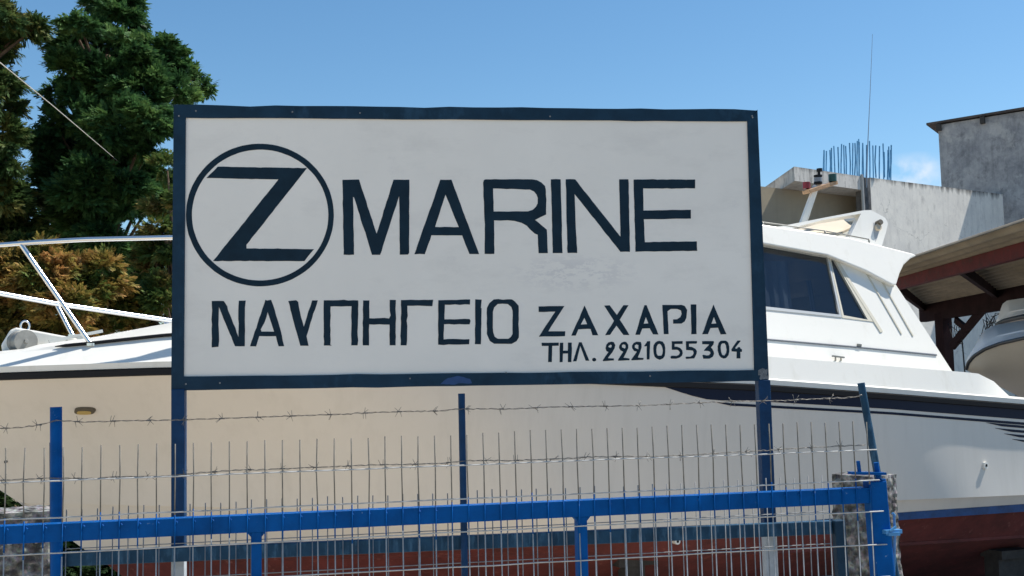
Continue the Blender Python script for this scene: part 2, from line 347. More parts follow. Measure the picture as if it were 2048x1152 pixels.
# ------------------------------------------------------------------ ground
g = MB(); ys = [-400, -40, 0, 4.5, 5.4, 7, 12, 20, 40, 120, 2500]; xs = [-2500, -200, -40, -12, -4, 0, 4, 12, 40, 200, 2500]
zz = lambda y: 0.0 if y <= 4.5 else -0.9
g.loft([[(x, y, zz(y)) for x in xs] for y in ys])
gm = mat("yard_ground", (0.55, 0.47, 0.36), 0.95, var=0.35, scale=0.7, bump=0.4, bscale=12)
def ground_bounce(m):
    """unseen ground tones added for their bounce on the hull: pale left, dark right"""
    t = m.node_tree; b = t.nodes['Principled BSDF']; src = b.inputs['Base Color'].links[0].from_socket; N = t.nodes.new; K = t.links.new
    ge = N('ShaderNodeNewGeometry'); sp_ = N('ShaderNodeSeparateXYZ'); K(ge.outputs['Position'], sp_.inputs[0])
    no = N('ShaderNodeTexNoise'); no.inputs['Scale'].default_value = 0.8; K(ge.outputs['Position'], no.inputs['Vector'])
    ad = N('ShaderNodeMath'); ad.operation = 'ADD'; K(sp_.outputs[0], ad.inputs[0]); K(no.outputs['Fac'], ad.inputs[1])
    mp_ = N('ShaderNodeMapRange'); mp_.inputs[1].default_value = 2.1; mp_.inputs[2].default_value = 3.3; K(ad.outputs[0], mp_.inputs[0])
    mx = N('ShaderNodeMixRGB'); mx.inputs[2].default_value = (0.13, 0.13, 0.135, 1); K(mp_.outputs[0], mx.inputs[0]); K(src, mx.inputs[1]); K(mx.outputs[0], b.inputs['Base Color'])
ground_bounce(gm)  # invented ground tones out of view, steering bounce light onto the hull
tag(g.build("ground", gm), kind="structure")

# ------------------------------------------------------------------ sign board
def crop(ox, oy, s, pts): return [(ox + x / s, oy + y / s) for x, y in pts]
def ell(cx, cy, rx, ry, n=64): return [(cx + rx * math.cos(2 * math.pi * i / n), cy + ry * math.sin(2 * math.pi * i / n)) for i in range(n)]
def rough(poly, amp=0.35, step=8.0, seed=0):
    """hand-brushed outline: break edges and wobble them"""
    rr = random.Random(seed); out = []
    n = len(poly)
    for i in range(n):
        a, b = poly[i], poly[(i + 1) % n]; d = math.hypot(b[0] - a[0], b[1] - a[1]); k = max(1, int(d / step))
        for j in range(k):
            f = j / k; am = amp if j else amp * 0.5
            out.append((a[0] + (b[0] - a[0]) * f + rr.gauss(0, am), a[1] + (b[1] - a[1]) * f + rr.gauss(0, am)))
    return out
A1 = (340, 200, 2.881); A2 = (660, 320, 5.12); A3 = (940, 320, 4.267); A4 = (400, 580, 5.689); A5 = (700, 580, 5.689)
A6 = (1060, 590, 4.655); A7 = (1190, 670, 12.8); A8 = (1335, 670, 12.8)
EMB = [(A1, ell(518, 663, 426, 411, 90)), (A1, ell(519.5, 663, 393, 377, 90)),
       (A1, [(275,385),(790,392),(440,835),(440,855),(830,860),(775,928),(248,928),(625,458),(210,450)])]
ROW1 = [(A2, [(127,202),(297,200),(478,755),(650,202),(813,202),(810,950),(798,968),(715,970),(708,372),(513,972),(430,972),(246,380),(236,380),(246,970),(140,970)]),
 (A2, [(1130,202),(1243,202),(1527,963),(1428,963),(1352,772),(1040,772),(970,965),(864,965)]), (A2, [(1183,355),(1318,688),(1075,686)]),
 (A3, [(112,195),(118,172),(135,165),(530,165),(570,172),(610,192),(640,222),(648,255),(650,465),(555,512),(655,595),(663,795),(585,795),(577,637),(552,628),(510,590),(485,562),(440,535),(380,520),(320,515),(205,515),(208,802),(124,802),(126,590)]),
 (A3, [(197,243),(510,252),(545,268),(568,295),(578,325),(576,370),(562,400),(535,425),(495,438),(202,440)]),
 (A3, [(690,165),(773,165),(789,795),(706,795)]),
 (A3, [(816,165),(897,165),(1284,655),(1273,165),(1352,165),(1365,783),(1283,783),(893,290),(900,500),(914,793),(832,793)]),
 (A3, [(1396,167),(1922,167),(1922,243),(1478,243),(1480,432),(1885,425),(1885,500),(1482,507),(1492,700),(1936,695),(1940,775),(1412,783)])]
ROW2 = [(A4, [(135,125),(272,125),(310,185),(318,225),(438,535),(440,122),(520,122),(512,200),(510,345),(508,640),(398,640),(372,580),(215,195),(210,330),(215,500),(210,645),(133,655)]),
 (A4, [(745,112),(765,120),(808,112),(838,185),(900,400),(958,640),(893,640),(862,525),(675,525),(638,640),(570,640)]), (A4, [(770,250),(843,475),(700,472),(690,450),(735,365)]),
 (A4, [(1003,125),(1095,118),(1118,135),(1125,190),(1180,420),(1215,310),(1275,118),(1340,118),(1212,525),(1236,635),(1142,635)]),
 (A4, [(1408,118),(1800,118),(1795,630),(1720,630),(1725,185),(1485,188),(1482,620),(1500,632),(1408,632)]),
 (A5, [(150,118),(222,118),(220,322),(445,322),(462,290),(452,240),(452,112),(522,112),(518,630),(450,630),(450,392),(218,392),(215,630),(145,630)]),
 (A5, [(582,115),(945,113),(940,182),(655,180),(645,628),(577,628)]),
 (A5, [(1005,115),(1365,110),(1365,165),(1077,168),(1077,335),(1360,330),(1372,352),(1362,390),(1070,390),(1065,560),(1358,560),(1355,618),(1003,622)]),
 (A5, [(1425,108),(1500,110),(1492,200),(1497,210),(1490,617),(1420,617)]),
 (A5, [(1635,108),(1845,108),(1880,130),(1918,180),(1920,540),(1895,580),(1840,612),(1640,612),(1590,580),(1557,500),(1557,200),(1585,150)]),
 (A5, [(1680,158),(1795,158),(1835,195),(1850,235),(1848,500),(1830,535),(1800,555),(1680,555),(1645,530),(1628,480),(1625,250),(1640,200)])]
ROW3 = [(A6, [(80,107),(320,102),(170,338),(328,338),(325,383),(82,388),(235,155),(80,158)]),
 (A6, [(507,98),(635,375),(580,375),(565,318),(545,315),(450,320),(425,378),(385,378)]), (A6, [(507,212),(532,272),(472,275)]),
 (A6, [(690,98),(742,97),(808,185),(870,95),(917,95),(835,230),(925,372),(870,372),(805,285),(780,320),(745,372),(698,375),(782,240)]),
 (A6, [(1065,95),(1085,95),(1195,367),(1145,367),(1115,310),(1045,312),(1022,370),(980,370)]), (A6, [(1078,205),(1102,265),(1058,267)]),
 (A6, [(1232,92),(1410,92),(1440,102),(1463,140),(1455,215),(1440,245),(1410,267),(1332,267),(1332,228),(1370,225),(1400,205),(1412,175),(1405,145),(1370,130),(1310,130),(1280,152),(1290,365),(1245,365)]),
 (A6, [(1497,88),(1548,88),(1550,365),(1502,365)]),
 (A6, [(1707,88),(1828,365),(1775,367),(1750,305),(1680,307),(1655,365),(1602,365)]), (A6, [(1712,205),(1735,265),(1690,267)])]
ROW4 = [(A6, [(108,445),(268,443),(268,472),(207,474),(203,625),(168,625),(172,474),(110,474)]),
 (A6, [(277,445),(310,445),(308,518),(352,518),(353,443),(388,443),(390,500),(385,625),(352,625),(353,545),(307,545),(303,625),(275,625)]),
 (A6, [(455,440),(480,440),(552,612),(518,612),(468,475),(432,618),(400,618)]),
 (A6, ell(597, 602, 19, 17, 16)),
 (A7, [(195,650),(345,435),(290,410),(268,340),(290,250),(340,190),(420,170),(480,185),(520,260),(500,340),(440,450),(335,580),(345,595),(480,600),(485,650),(210,672)]),
 (A7, [(345,285),(395,245),(430,262),(420,310),(395,328),(345,310)]),
 (A7, [(585,640),(720,430),(650,390),(615,330),(620,270),(670,200),(740,172),(800,180),(850,250),(850,330),(800,450),(730,580),(880,600),(885,645),(600,660)]),
 (A7, [(690,260),(730,240),(775,255),(785,310),(765,350),(690,315)]),
 (A7, [(925,635),(1070,425),(1000,410),(950,340),(945,270),(990,205),(1060,172),(1170,180),(1190,240),(1190,320),(1150,450),(1095,575),(1245,590),(1235,635),(940,650)]),
 (A7, [(1015,270),(1065,240),(1110,260),(1110,365),(1070,350),(1020,325)]),
 (A7, [(1260,280),(1340,160),(1410,155),(1410,200),(1395,625),(1325,630),(1325,285),(1275,295)]),
 (A7, [(1650,150),(1730,170),(1780,240),(1800,330),(1795,450),(1780,540),(1740,600),(1655,635),(1580,605),(1525,560),(1500,460),(1490,350),(1500,260),(1550,190),(1600,160)]),
 (A7, [(1650,225),(1690,250),(1720,310),(1735,400),(1725,480),(1700,530),(1610,530),(1580,480),(1568,380),(1580,290),(1610,240)]),
 (A8, [(105,160),(385,155),(385,228),(180,232),(180,300),(240,300),(320,330),(375,390),(390,460),(370,530),(310,580),(220,605),(90,605),(75,570),(95,535),(150,530),(230,535),(290,510),(318,455),(300,410),(250,380),(110,378)]),
 (A8, [(470,160),(750,155),(760,190),(740,222),(550,225),(550,300),(620,305),(710,350),(750,410),(745,470),(720,530),(680,600),(480,612),(460,590),(475,555),(580,555),(640,520),(670,460),(650,400),(560,390),(475,385)]),
 (A8, [(885,160),(1180,155),(1190,190),(1170,250),(1110,320),(1150,360),(1185,430),(1190,490),(1160,555),(1080,605),(915,608),(895,520),(920,505),(1000,525),(1060,520),(1100,470),(1090,430),(1040,410),(935,405),(935,390),(1070,240),(890,235)]),
 (A8, [(1360,150),(1500,145),(1555,200),(1580,300),(1582,420),(1560,520),(1500,590),(1440,605),(1370,580),(1315,510),(1285,400),(1283,290),(1310,200)]),
 (A8, [(1400,215),(1460,215),(1495,270),(1510,380),(1500,460),(1455,525),(1400,510),(1370,430),(1358,320),(1370,250)]),
 (A8, [(1790,145),(1865,140),(1865,165),(1740,320),(1735,345),(1780,355),(1800,315),(1850,310),(1870,350),(1905,365),(1905,430),(1862,435),(1865,600),(1765,600),(1770,430),(1640,420),(1635,370),(1720,240)])]
sp_base = SIGN.at(940, 1152); sp_base.z = 0
sign = empty("sign_board", sp_base, "large white boatyard sign with navy border, round emblem and hand painted lettering", "sign")
def lettering(name, rows, amp, label=None):
    polys = []
    for i, (c, pts) in enumerate(rows):
        px = rough(crop(c[0], c[1], c[2], pts), amp, 9.0 if amp > 0.2 else 5.0, seed=i + len(rows))
        polys.append([SIGN.at(x, y) for x, y in px])
    o = cutout(name, SIGN, polys, 0.0012, MT['letter'], panel, d=0.0008)
    if label: o["label"] = label
    return o
pb = MB()
outer = [SIGN.at(348, 212), SIGN.at(1512, 222), SIGN.at(1534, 760), SIGN.at(344, 779)]
inner = [SIGN.at(372, 236), SIGN.at(1494, 243), SIGN.at(1508, 740), SIGN.at(368, 753)]
pin = [o.lerp(i, 0.6) for o, i in zip(outer, inner)]
pb.prism([p + SIGN.n * 0 for p in pin], -SIGN.n * 0.012)
panel = pb.build("panel", MT['panel'], sign)
fr = MB()
out2 = [SIGN.at(348, 210), SIGN.at(1514, 220), SIGN.at(1537, 762), SIGN.at(343, 781)]
# border strips, long edges slightly uneven
def edge_pts(a, b, n, amp, seed):
    r = random.Random(seed); return [a.lerp(b, i / n) + SIGN.ez * (r.gauss(0, amp) if 0 < i < n else 0) for i in range(n + 1)]
for k in range(4):
    a, b = out2[k], out2[(k + 1) % 4]; c, d = inner[(k + 1) % 4], inner[k]
    n = 24 if k % 2 == 0 else 1
    top = edge_pts(a, b, n, 0.0010 if k == 0 else 0.0006, k); bot = edge_pts(d, c, n, 0.0008, k + 9)
    if k == 0: top = [p + SIGN.ez * (-0.004 if i % 7 == 3 else 0) for i, p in enumerate(top)]
    rows = [[p + SIGN.n * 0.006 for p in top], [p + SIGN.n * 0.006 for p in bot], [p - SIGN.n * 0.03 for p in bot], [p - SIGN.n * 0.03 for p in top], [p + SIGN.n * 0.006 for p in top]]
    fr.loft(rows)
    fr.add([r[0] for r in rows[:4]], [(0, 1, 2, 3)]); fr.add([r[-1] for r in rows[:4]], [(3, 2, 1, 0)])
border = fr.build("border", MT['navy'], sign)
for (x, y) in [(358, 232), (392, 222), (585, 224), (720, 226), (1504, 232), (372, 768), (820, 757), (1505, 235), (1100, 233), (440, 766), (1012, 745), (1300, 752)]:
    p = SIGN.at(x, y, 0.006); sc_ = MB(); sc_.tube([p, p + SIGN.n * 0.003], 0.003, 8); sc_.build("screw", MT['galv2'], border)
e_ = lettering("emblem", EMB, 0.22)
lettering("lettering", ROW1, 0.25, "big navy capitals beside the emblem")
lettering("lettering", ROW2, 0.38, "navy greek capitals in the lower left row")
lettering("lettering", ROW3, 0.22, "smaller greek capitals at lower right")
lettering("lettering", ROW4, 0.12, "telephone number row of navy digits")
# touch-up of brighter blue paint and bare corner patch
tp = cutout("paint_patch", SIGN, [rough([SIGN and q for q in [(880,768),(895,756),(915,752),(940,758),(944,767),(910,769)]], 0.8, 6, 3) and [SIGN.at(x, y) for x, y in rough([(880,768),(895,756),(915,752),(940,758),(944,767),(910,769)], 0.8, 6, 3)]], 0.001, MT['boot'], border, d=0.0072)
cutout("paint_patch", SIGN, [[SIGN.at(x, y) for x, y in rough([(1516,742),(1533,738),(1536,758),(1518,760)], 1.6, 4, 5)]], 0.001, mat("bare_metal_patch", (0.16, 0.18, 0.20), 0.7, var=0.6, scale=70), border, d=0.0072)
# the two posts of the sign (navy above the rail, bare primer below)
for (xt, yt, xb, yb, xr, yr) in [(358, 778, 358, 1240, 358, 1120), (1525, 760, 1545, 1240, 1541, 1060)]:
    p, q, r_ = SIGN.at(xt, yt, -0.012), SIGN.at(xb, yb, -0.012), SIGN.at(xr, yr, -0.012)
    q = p + (q - p) * ((p.z + 0.02) / (p.z - q.z)); r_ = p + (q - p) * ((p.z - r_.z) / (p.z - q.z))
    m_ = MB(); m_.bar(p, r_, 0.046, 0.046, SIGN.ex, 0); m_.bar(r_, q, 0.0455, 0.0455, SIGN.ex, 1)
    m_.build("post", [MT['post'], MT['grey_post']], sign, bevel=0.003)
    # lit flange edge on the right of the post

# ------------------------------------------------------------------ fence behind the gate (rail, posts, mesh, barbed wire)
fb = FENCE.at(923, 1152); fb.z = 0
fence = empty("mesh_fence", fb, "low blue railed mesh fence topped with two strands of barbed wire, behind the gate", "fence")
m_ = MB(); a, b = FENCE.at(124, 1118, 0.0), FENCE.at(1662, 1054, 0.0); m_.bar(a, b, 0.048, 0.03, (0, 0, 1)); m_.build("rail", MT['navy2'], fence, bevel=0.003)
m_ = MB(); a, b = FENCE.at(1676, 1040, 0.012), FENCE.at(1690, 1240, 0.012); b = a + (b - a) * (a.z / (a.z - b.z)); m_.bar(a, b, 0.04, 0.04, FENCE.ex); m_.build("end_post", MT['navy'], fence, bevel=0.003)
POSTS = [((112, 814), (113, 1152), 0.0195, 'bright', 0.03), ((923, 787), (929.5, 1152), 0.0122, 'post', 0.03), ((1722, 766), (1757, 960), 0.0135, 'navy2', 0.03)]
for (t0, t1, r_, mm_, dd) in POSTS:
    a, b = FENCE.at(t0[0], t0[1], dd), FENCE.at(t1[0], t1[1], dd)
    b = a + (b - a) * (a.z / (a.z - b.z)); m_ = MB(); m_.tube([a, b], r_, 16)
    if mm_ == 'bright': m_.bar(a - FENCE.n * 0.02 - FENCE.ex * 0.008 - Vector((0, 0, 0.12)), b - FENCE.n * 0.02 - FENCE.ex * 0.008, 0.030, 0.02, FENCE.ex, 1)  # navy strip standing in for the dark shade gap left of the post
    o = smooth_by_angle(m_.build("fence_post", [MT[mm_], MT['navy']], fence), 40)
# low mesh panel
m_ = MB()
x = 133.0
def tops(x): return float(np.interp(x, [0, 133, 513, 874, 1025, 1374, 1459, 1662], [1028, 1020, 1000, 986, 978, 968, 961, 950]))
k = 0
while x < 1655:
    p = FENCE.at(x, tops(x) + random.uniform(-2, 2), 0.026)
    q = Vector((p.x, p.y, 0.1)) + FENCE.ex * random.uniform(-0.004, 0.004)
    m_.tube([p, q], 0.0019, 6); k += 1
    x += np.interp(x, [133, 500, 1200, 1660], [31.0, 30.6, 29.0, 27.6])
for dz in (0.13, 0.245, 0.36, 0.48, 0.60, 0.72):
    a = FENCE.at(133, tops(133), 0.0305); b = FENCE.at(1655, tops(1655), 0.0305)
    m_.tube([a - Vector((0, 0, dz)), b - Vector((0, 0, dz))], 0.0019, 6)
m_.build("wire_mesh", MT['galv2'], fence, smooth=True)
S1 = [(-600,872),(-40,859),(0,857),(39,855),(84,849),(113,841),(168,844),(239,842),(313,841),(387,839),(530,834),(667,829),(806,823),(878,822),(923,818),(1031,818),(1102,814),(1167,813),(1296,811),(1430,804),(1507,802),(1565,801),(1626,798),(1690,796),(1711,794),(1726,789)]
S2 = [(-600,985),(-40,963),(0,961),(103,956),(181,957),(245,953),(316,953),(397,946),(462,941),(530,939),(604,936),(677,933),(745,930),(813,929),(881,927),(925,922),(973,921),(1038,921),(1109,918),(1180,914),(1245,913),(1316,913),(1378,910),(1446,906),(1507,903),(1579,897),(1647,894),(1718,890),(1734,889)]
def strand(S, seed):
    rr = random.Random(seed); m_ = MB()
    xs_ = np.arange(S[0][0], S[-1][0], 7.0); ys_ = np.interp(xs_, [p[0] for p in S], [p[1] for p in S])
    base = [FENCE.at(x, y + rr.gauss(0, 0.5), 0.052) for x, y in zip(xs_, ys_)]
    for ph in (0, math.pi):
        m_.tube([p + SIGN.ez * 0.0016 * math.cos(i * 0.9 + ph) + FENCE.n * 0.0016 * math.sin(i * 0.9 + ph) for i, p in enumerate(base)], 0.00095, 5)
    bm_ = m_; xx = S[0][0] + rr.uniform(10, 40)
    while xx < S[-1][0] - 10:
        yy = float(np.interp(xx, [p[0] for p in S], [p[1] for p in S])); c = FENCE.at(xx, yy, 0.052)
        bm_.tube([c - FENCE.ex * 0.009, c + FENCE.ex * 0.009], 0.0024, 6)
        for sgn in (-1, 1, -1, 1):
            a = rr.uniform(0.5, 2.6) * sgn; tip = FENCE.ex * math.cos(a) * 0.020 + SIGN.ez * math.sin(a) * 0.020 + FENCE.n * rr.uniform(-0.012, 0.012)
            st = c + FENCE.ex * rr.uniform(-0.009, 0.009); bm_.tube([st, st + tip], [0.0011, 0.0006], 5)
        xx += np.interp(xx, [0, 900, 1730], [72, 68, 62]) * rr.uniform(0.93, 1.07)
    m_.build("barbed_wire", MT['barb'], fence, smooth=True)
strand(S1, 3); strand(S2, 4)

# ------------------------------------------------------------------ bright blue mesh gate in front
gb = GATE.at(1750, 1152); gb.z = 0
gate = empty("mesh_gate", gb, "bright blue tube framed gate of galvanised wire mesh in front of the sign", "gate")
def gbar(p, q, wid, dep, name, m='bright', d=0.0, bev=0.003):
    b_ = MB(); a, b = GATE.at(*p, d), GATE.at(*q, d); b_.bar(a, b, wid, dep, GATE.ex if abs(q[0] - p[0]) < abs(q[1] - p[1]) else (0, 0, 1)); return b_.build(name, MT[m], gate, bevel=bev)
LT = lambda x: 1051 + (973 - 1051) * x / 1745.0
LB = lambda x: 1087 + (1006 - 1087) * x / 1718.0
mid = lambda x: (LT(x) + LB(x)) / 2
a, b = GATE.at(-420, mid(-420)), GATE.at(1732, mid(1732))
m_ = MB(); m_.bar(a, b, 0.0465, 0.045, (0, 0, 1))
x = -300.0                                               # weld drips where every wire meets the rail
while x < 1730:
    c = GATE.at(x + 4, LT(x) + 9) + GATE.n * 0.0225; r0 = random.uniform(0.0018, 0.0035)
    m_.tube([c - SIGN.ez * 0.004, c + SIGN.ez * 0.002 + GATE.n * 0.001, c + SIGN.ez * 0.006 - GATE.ex * 0.003], [r0 * .5, r0, r0 * .6], 6)
    x += float(np.interp(x, [-300, 0, 400, 1050, 1500, 1735], [40.5, 38.4, 35.8, 30.9, 28.4, 27.0]))
rail = m_.build("top_rail", MT['bright'], gate, bevel=0.002)
for (x0, y0, x1, y1, wd) in [(513, LB(513), 513, 1152, 0.028), (1161, LB(1161), 1164, 1152, 0.029), (-190, LB(-190), -200, 1152, 0.028)]:
    a, b = GATE.at(x0, y0 - 0.5), GATE.at(x1, y1); b = a + (b - a) * ((a.z - 0.12) / (a.z - b.z))
    m_ = MB(); m_.bar(a, b, wd, 0.04, GATE.ex)
    for sg in (-1, 1):
        m_.prism([a + GATE.ex * sg * wd / 2 + GATE.n * 0.018, a + GATE.ex * sg * (wd / 2 + 0.012) + GATE.n * 0.018, a + GATE.ex * sg * wd / 2 - SIGN.ez * 0.014 + GATE.n * 0.018], -GATE.n * 0.03)
    m_.build("mullion", MT['bright'], gate, bevel=0.002)
a, b = GATE.at(1749, 962), GATE.at(1764, 1152); b = a + (b - a) * ((a.z - 0.08) / (a.z - b.z))
m_ = MB(); m_.bar(a, b, 0.058, 0.045, GATE.ex); stile = m_.build("stile", MT['bright'], gate, bevel=0.003)
# bottom rail
m_ = MB(); a0, b0 = GATE.at(-420, mid(-420)), GATE.at(1732, mid(1732)); a0.z = b0.z = 0.14; m_.bar(a0, b0, 0.04, 0.04, (0, 0, 1)); m_.build("bottom_rail", MT['bright'], gate, bevel=0.003)
# lit angle iron on the stile's right edge, hinge pin bracket, latch
m_ = MB(); a, b = GATE.at(1766, 958, 0.012), GATE.at(1785, 1152, 0.012); b = a + (b - a) * ((a.z - 0.08) / (a.z - b.z)); m_.tube([a, b], 0.0085, 10)
m_.bar(GATE.at(1700, 946, 0.01), GATE.at(1768, 947, 0.01), 0.008, 0.03, (0, 0, 1))
m_.bar(GATE.at(1716, 922, 0.012), GATE.at(1719, 945, 0.012), 0.008, 0.01, GATE.ex)
m_.tube([GATE.at(1752, 925, 0.0), GATE.at(1757, 958, 0.0)], 0.008, 10)
m_.build("hinge", MT['bright'], gate, smooth=False)
m_ = MB()
m_.bar(GATE.at(1768, 1064, 0.03), GATE.at(1800, 1062, 0.02), 0.012, 0.02, (0, 0, 1)); m_.bar(GATE.at(1774, 1068, 0.03), GATE.at(1797, 1067, 0.03), 0.010, 0.02, (0, 0, 1))
m_.tube([GATE.at(1780, 1062, 0.04), GATE.at(1792, 1053, 0.04)], 0.004, 8); m_.tube([GATE.at(1788, 1030, 0.0), GATE.at(1790, 1068, 0.0), GATE.at(1788, 1150, -0.02)], 0.004, 8)
m_.tube([GATE.at(1785, 1026, 0.0), GATE.at(1790, 1032, 0.0)], 0.004, 8)
m_.build("latch", mat("pale_blue_paint", (0.06, 0.24, 0.50), 0.4, var=0.2, scale=30), gate)
# mesh
m_ = MB()
HW = [((0, 964), (1742, 899)), ((0, 1038), (1747, 959)), ((0, 1109), (1755, 1020)), ((0, 1180), (1762, 1085)), ((0, 1252), (1768, 1150))]
def hy(i, x):
    (x0, y0), (x1, y1) = HW[i]; return y0 + (y1 - y0) * (x - x0) / (x1 - x0)
def topy(x): return float(np.interp(x, [-400, 7, 160, 524, 900, 1024, 1374, 1640, 1732], [915, 896, 892, 880, 869, 862, 850, 844, 842]))
x = 7.0 - 38.8 * 10; wt = GATE.n * 0.0245
xsv = []
while x < 1735:
    xsv.append(x); x += float(np.interp(x, [-300, 0, 400, 1050, 1500, 1735], [40.5, 38.4, 35.8, 30.9, 28.4, 27.0]))
for x in xsv:
    p = GATE.at(x, topy(x) + random.uniform(-1.5, 1.5)) + wt
    lean = GATE.ex * (0.006 if x > 900 else 0.002)
    q = Vector((p.x, p.y, 0.15)) + lean
    f = lambda y: (p.z - GATE.at(x, y).z) / (p.z - q.z)
    s0, s1, s2 = f(LT(x) - 20 * random.random()), f(LB(x) + 4), f(LB(x) + 8 + 26 * random.random())
    bow = GATE.ex * random.gauss(0, 0.0012)
    P = lambda t: p.lerp(q, t)
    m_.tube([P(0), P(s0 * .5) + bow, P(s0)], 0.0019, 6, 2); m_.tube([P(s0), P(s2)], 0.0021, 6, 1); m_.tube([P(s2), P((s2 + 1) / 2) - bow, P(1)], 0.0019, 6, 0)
for i in range(5):
    pts = [GATE.at(x, hy(i, x) + random.gauss(0, 0.5)) + wt + GATE.n * 0.004 for x in np.linspace(-400, HW[i][1][0] + 2, 26)]
    m_.tube(pts, 0.0021, 6, 0)
for j in range(1, 8):
    a = GATE.at(-400, hy(4, -400)); b = GATE.at(1768, hy(4, 1768)); m_.tube([a + wt - SIGN.ez * 0.098 * j, b + wt - SIGN.ez * 0.098 * j], 0.0021, 6, 0)
m_.build("wire_mesh", [MT['galv'], MT['bright'], mat("backlit_wire", (0.17, 0.165, 0.15), 0.8, var=0.3, scale=30, spec=0.1)], gate, smooth=True)  # darker grey on the upper wires paints in their backlit look
# ------------------------------------------------------------------ rough concrete pillars
def stone_mat():
    m = bpy.data.materials.new("exposed_aggregate"); m.use_nodes = True; t = m.node_tree; b = t.nodes['Principled BSDF']; N = t.nodes.new; K = t.links.new
    b.inputs['Roughness'].default_value = 0.9
    g = N('ShaderNodeNewGeometry'); v = N('ShaderNodeTexVoronoi'); v.inputs['Scale'].default_value = 85; K(g.outputs['Position'], v.inputs['Vector'])
    n = N('ShaderNodeTexNoise'); n.inputs['Scale'].default_value = 30; n.inputs['Detail'].default_value = 6; K(g.outputs['Position'], n.inputs['Vector'])
    r = N('ShaderNodeValToRGB'); e = r.color_ramp.elements; e[0].color = (0.08, 0.075, 0.07, 1); e[1].color = (0.50, 0.48, 0.43, 1); e[0].position = 0.36; e[1].position = 0.62
    x = e.new(0.5); x.color = (0.25, 0.235, 0.21, 1); K(n.outputs['Fac'], r.inputs[0])
    mx = N('ShaderNodeMixRGB'); mx.blend_type = 'MULTIPLY'; mx.inputs[0].default_value = 0.7; K(r.outputs[0], mx.inputs[1]); K(v.outputs['Color'], mx.inputs[2])
    hs = N('ShaderNodeHueSaturation'); hs.inputs['Saturation'].default_value = 0.25; hs.inputs['Value'].default_value = 0.72; K(mx.outputs[0], hs.inputs['Color'])
    K(hs.outputs[0], b.inputs['Base Color']); return m
MT['stone'] = stone_mat()
def pillar(name, c, yaw, wx, wy, ztop, taper, label, seed):
    n = 26; rows = []; nz_ = int(ztop / 0.012); ca, sa = math.cos(yaw), math.sin(yaw); m_ = MB()
    def disp(p, nv):
        q = p * 34 + Vector((seed, 0, 0)); vd_ = mnoise.voronoi(q)[0]
        h = (vd_[1] - vd_[0]) * 0.011 + mnoise.noise(p * 9 + Vector((seed, 3, 1))) * 0.010 + mnoise.noise(p * 70) * 0.0035
        return p + nv * (h - 0.006)
    for iz in range(nz_ + 1):
        z = ztop * iz / nz_; row = []; s = 1 + taper * (1 - z / ztop)
        for side in range(4):
            for k in range(n):
                f = k / n * 2 - 1; lx, ly = [(f, -1), (1, f), (-f, 1), (-1, -f)][side]; nx, ny = [(0, -1), (1, 0), (0, 1), (-1, 0)][side]
                # round the arrises
                rr = max(abs(lx), abs(ly)); l = (abs(lx) ** 9 + abs(ly) ** 9) ** (1 / 9.0); lx, ly = lx * rr / l, ly * rr / l
                X, Y = lx * wx * s, ly * wy * s
                p = Vector((c.x + X * ca - Y * sa, c.y + X * sa + Y * ca, z)); nv = Vector((nx * ca - ny * sa, nx * sa + ny * ca, 0))
                row.append(disp(p, nv))
        row.append(row[0]); rows.append(row)
    m_.loft(rows)
    top = rows[-1][:-1]; cen = Vector((c.x, c.y, ztop)); ring = [cen.lerp(p, 0.55) + Vector((0, 0, mnoise.noise(p * 40) * 0.008 + 0.006)) for p in top]; N4 = len(top)
    m_.add(top + ring + [cen + Vector((0, 0, 0.006))], [(i, (i + 1) % N4, N4 + (i + 1) % N4, N4 + i) for i in range(N4)] + [(N4 + i, N4 + (i + 1) % N4, 2 * N4) for i in range(N4)])
    o = m_.build(name, MT['stone'], loc=(c.x, c.y, 0))
    tag(o, label, "pillar"); return o
PR = Plane(4.04, 0.1)
pc = PR.at(1738, 960); pillar("concrete_pillar", Vector((pc.x + .015, pc.y + .11, 0)), math.radians(33), 0.083, 0.10, PR.at(1738, 953).z, 0.16, "broken grey concrete pillar with exposed stones at the hinge side of the gate", 5)
pc = PR.at(5, 1030); pillar("concrete_pillar", Vector((pc.x, pc.y + .10, 0)), math.radians(17), 0.145, 0.10, PR.at(5, 1027).z, 0.03, "rough concrete pillar with pale edges behind the gate, beside the bow of the boat", 11)

# ------------------------------------------------------------------ the motor boat
TH = math.atan(0.40); BA = Vector((math.cos(TH), math.sin(TH), 0)); BN = Vector((-math.sin(TH), math.cos(TH), 0)); BO = Vector((0, 7.3, 0))
BEAM = 3.3; HB = BEAM / 2
def bpt(u, v, z): return BO + BA * u + BN * v + Vector((0, 0, z))
def b_at(px, py, v):                                    # hits the lengthwise vertical plane at offset v of the boat
    r = ray(px, py); P = BO + BN * v; k = (P - EYE).dot(BN) / r.dot(BN); q = EYE + r * k
    return q
def mirror(p):                                          # to the other side of the boat's centre plane
    v = (p - BO).dot(BN); return p + BN * (2 * (HB - v))
cat = lambda pts: ([p[0] for p in pts], [p[1] for p in pts])
def sm(x, pts):
    """smooth interpolation of a traced line (monotone cubic-ish via two-pass averaging)"""
    X, Y = cat(pts); h = 35.0
    return float(np.mean([np.interp(x + d, X, Y) for d in (-h, -h / 2, 0, h / 2, h)]))
NST = 90; XE = 2420.0
SHEER = [(-330, 766), (-150, 760), (0, 754), (344, 743), (700, 745), (1050, 756), (1330, 768), (1536, 777), (1780, 794), (2048, 815), (2500, 852)]
KNUCK = [(40, 1006), (350, 1013), (900, 1022), (1300, 1020), (1600, 1010), (1790, 1001), (2048, 990), (2500, 975)]
WATER = [(170, 1100), (500, 1098), (1010, 1082), (1300, 1066), (1560, 1047), (1800, 1025), (2048, 1008), (2500, 980)]
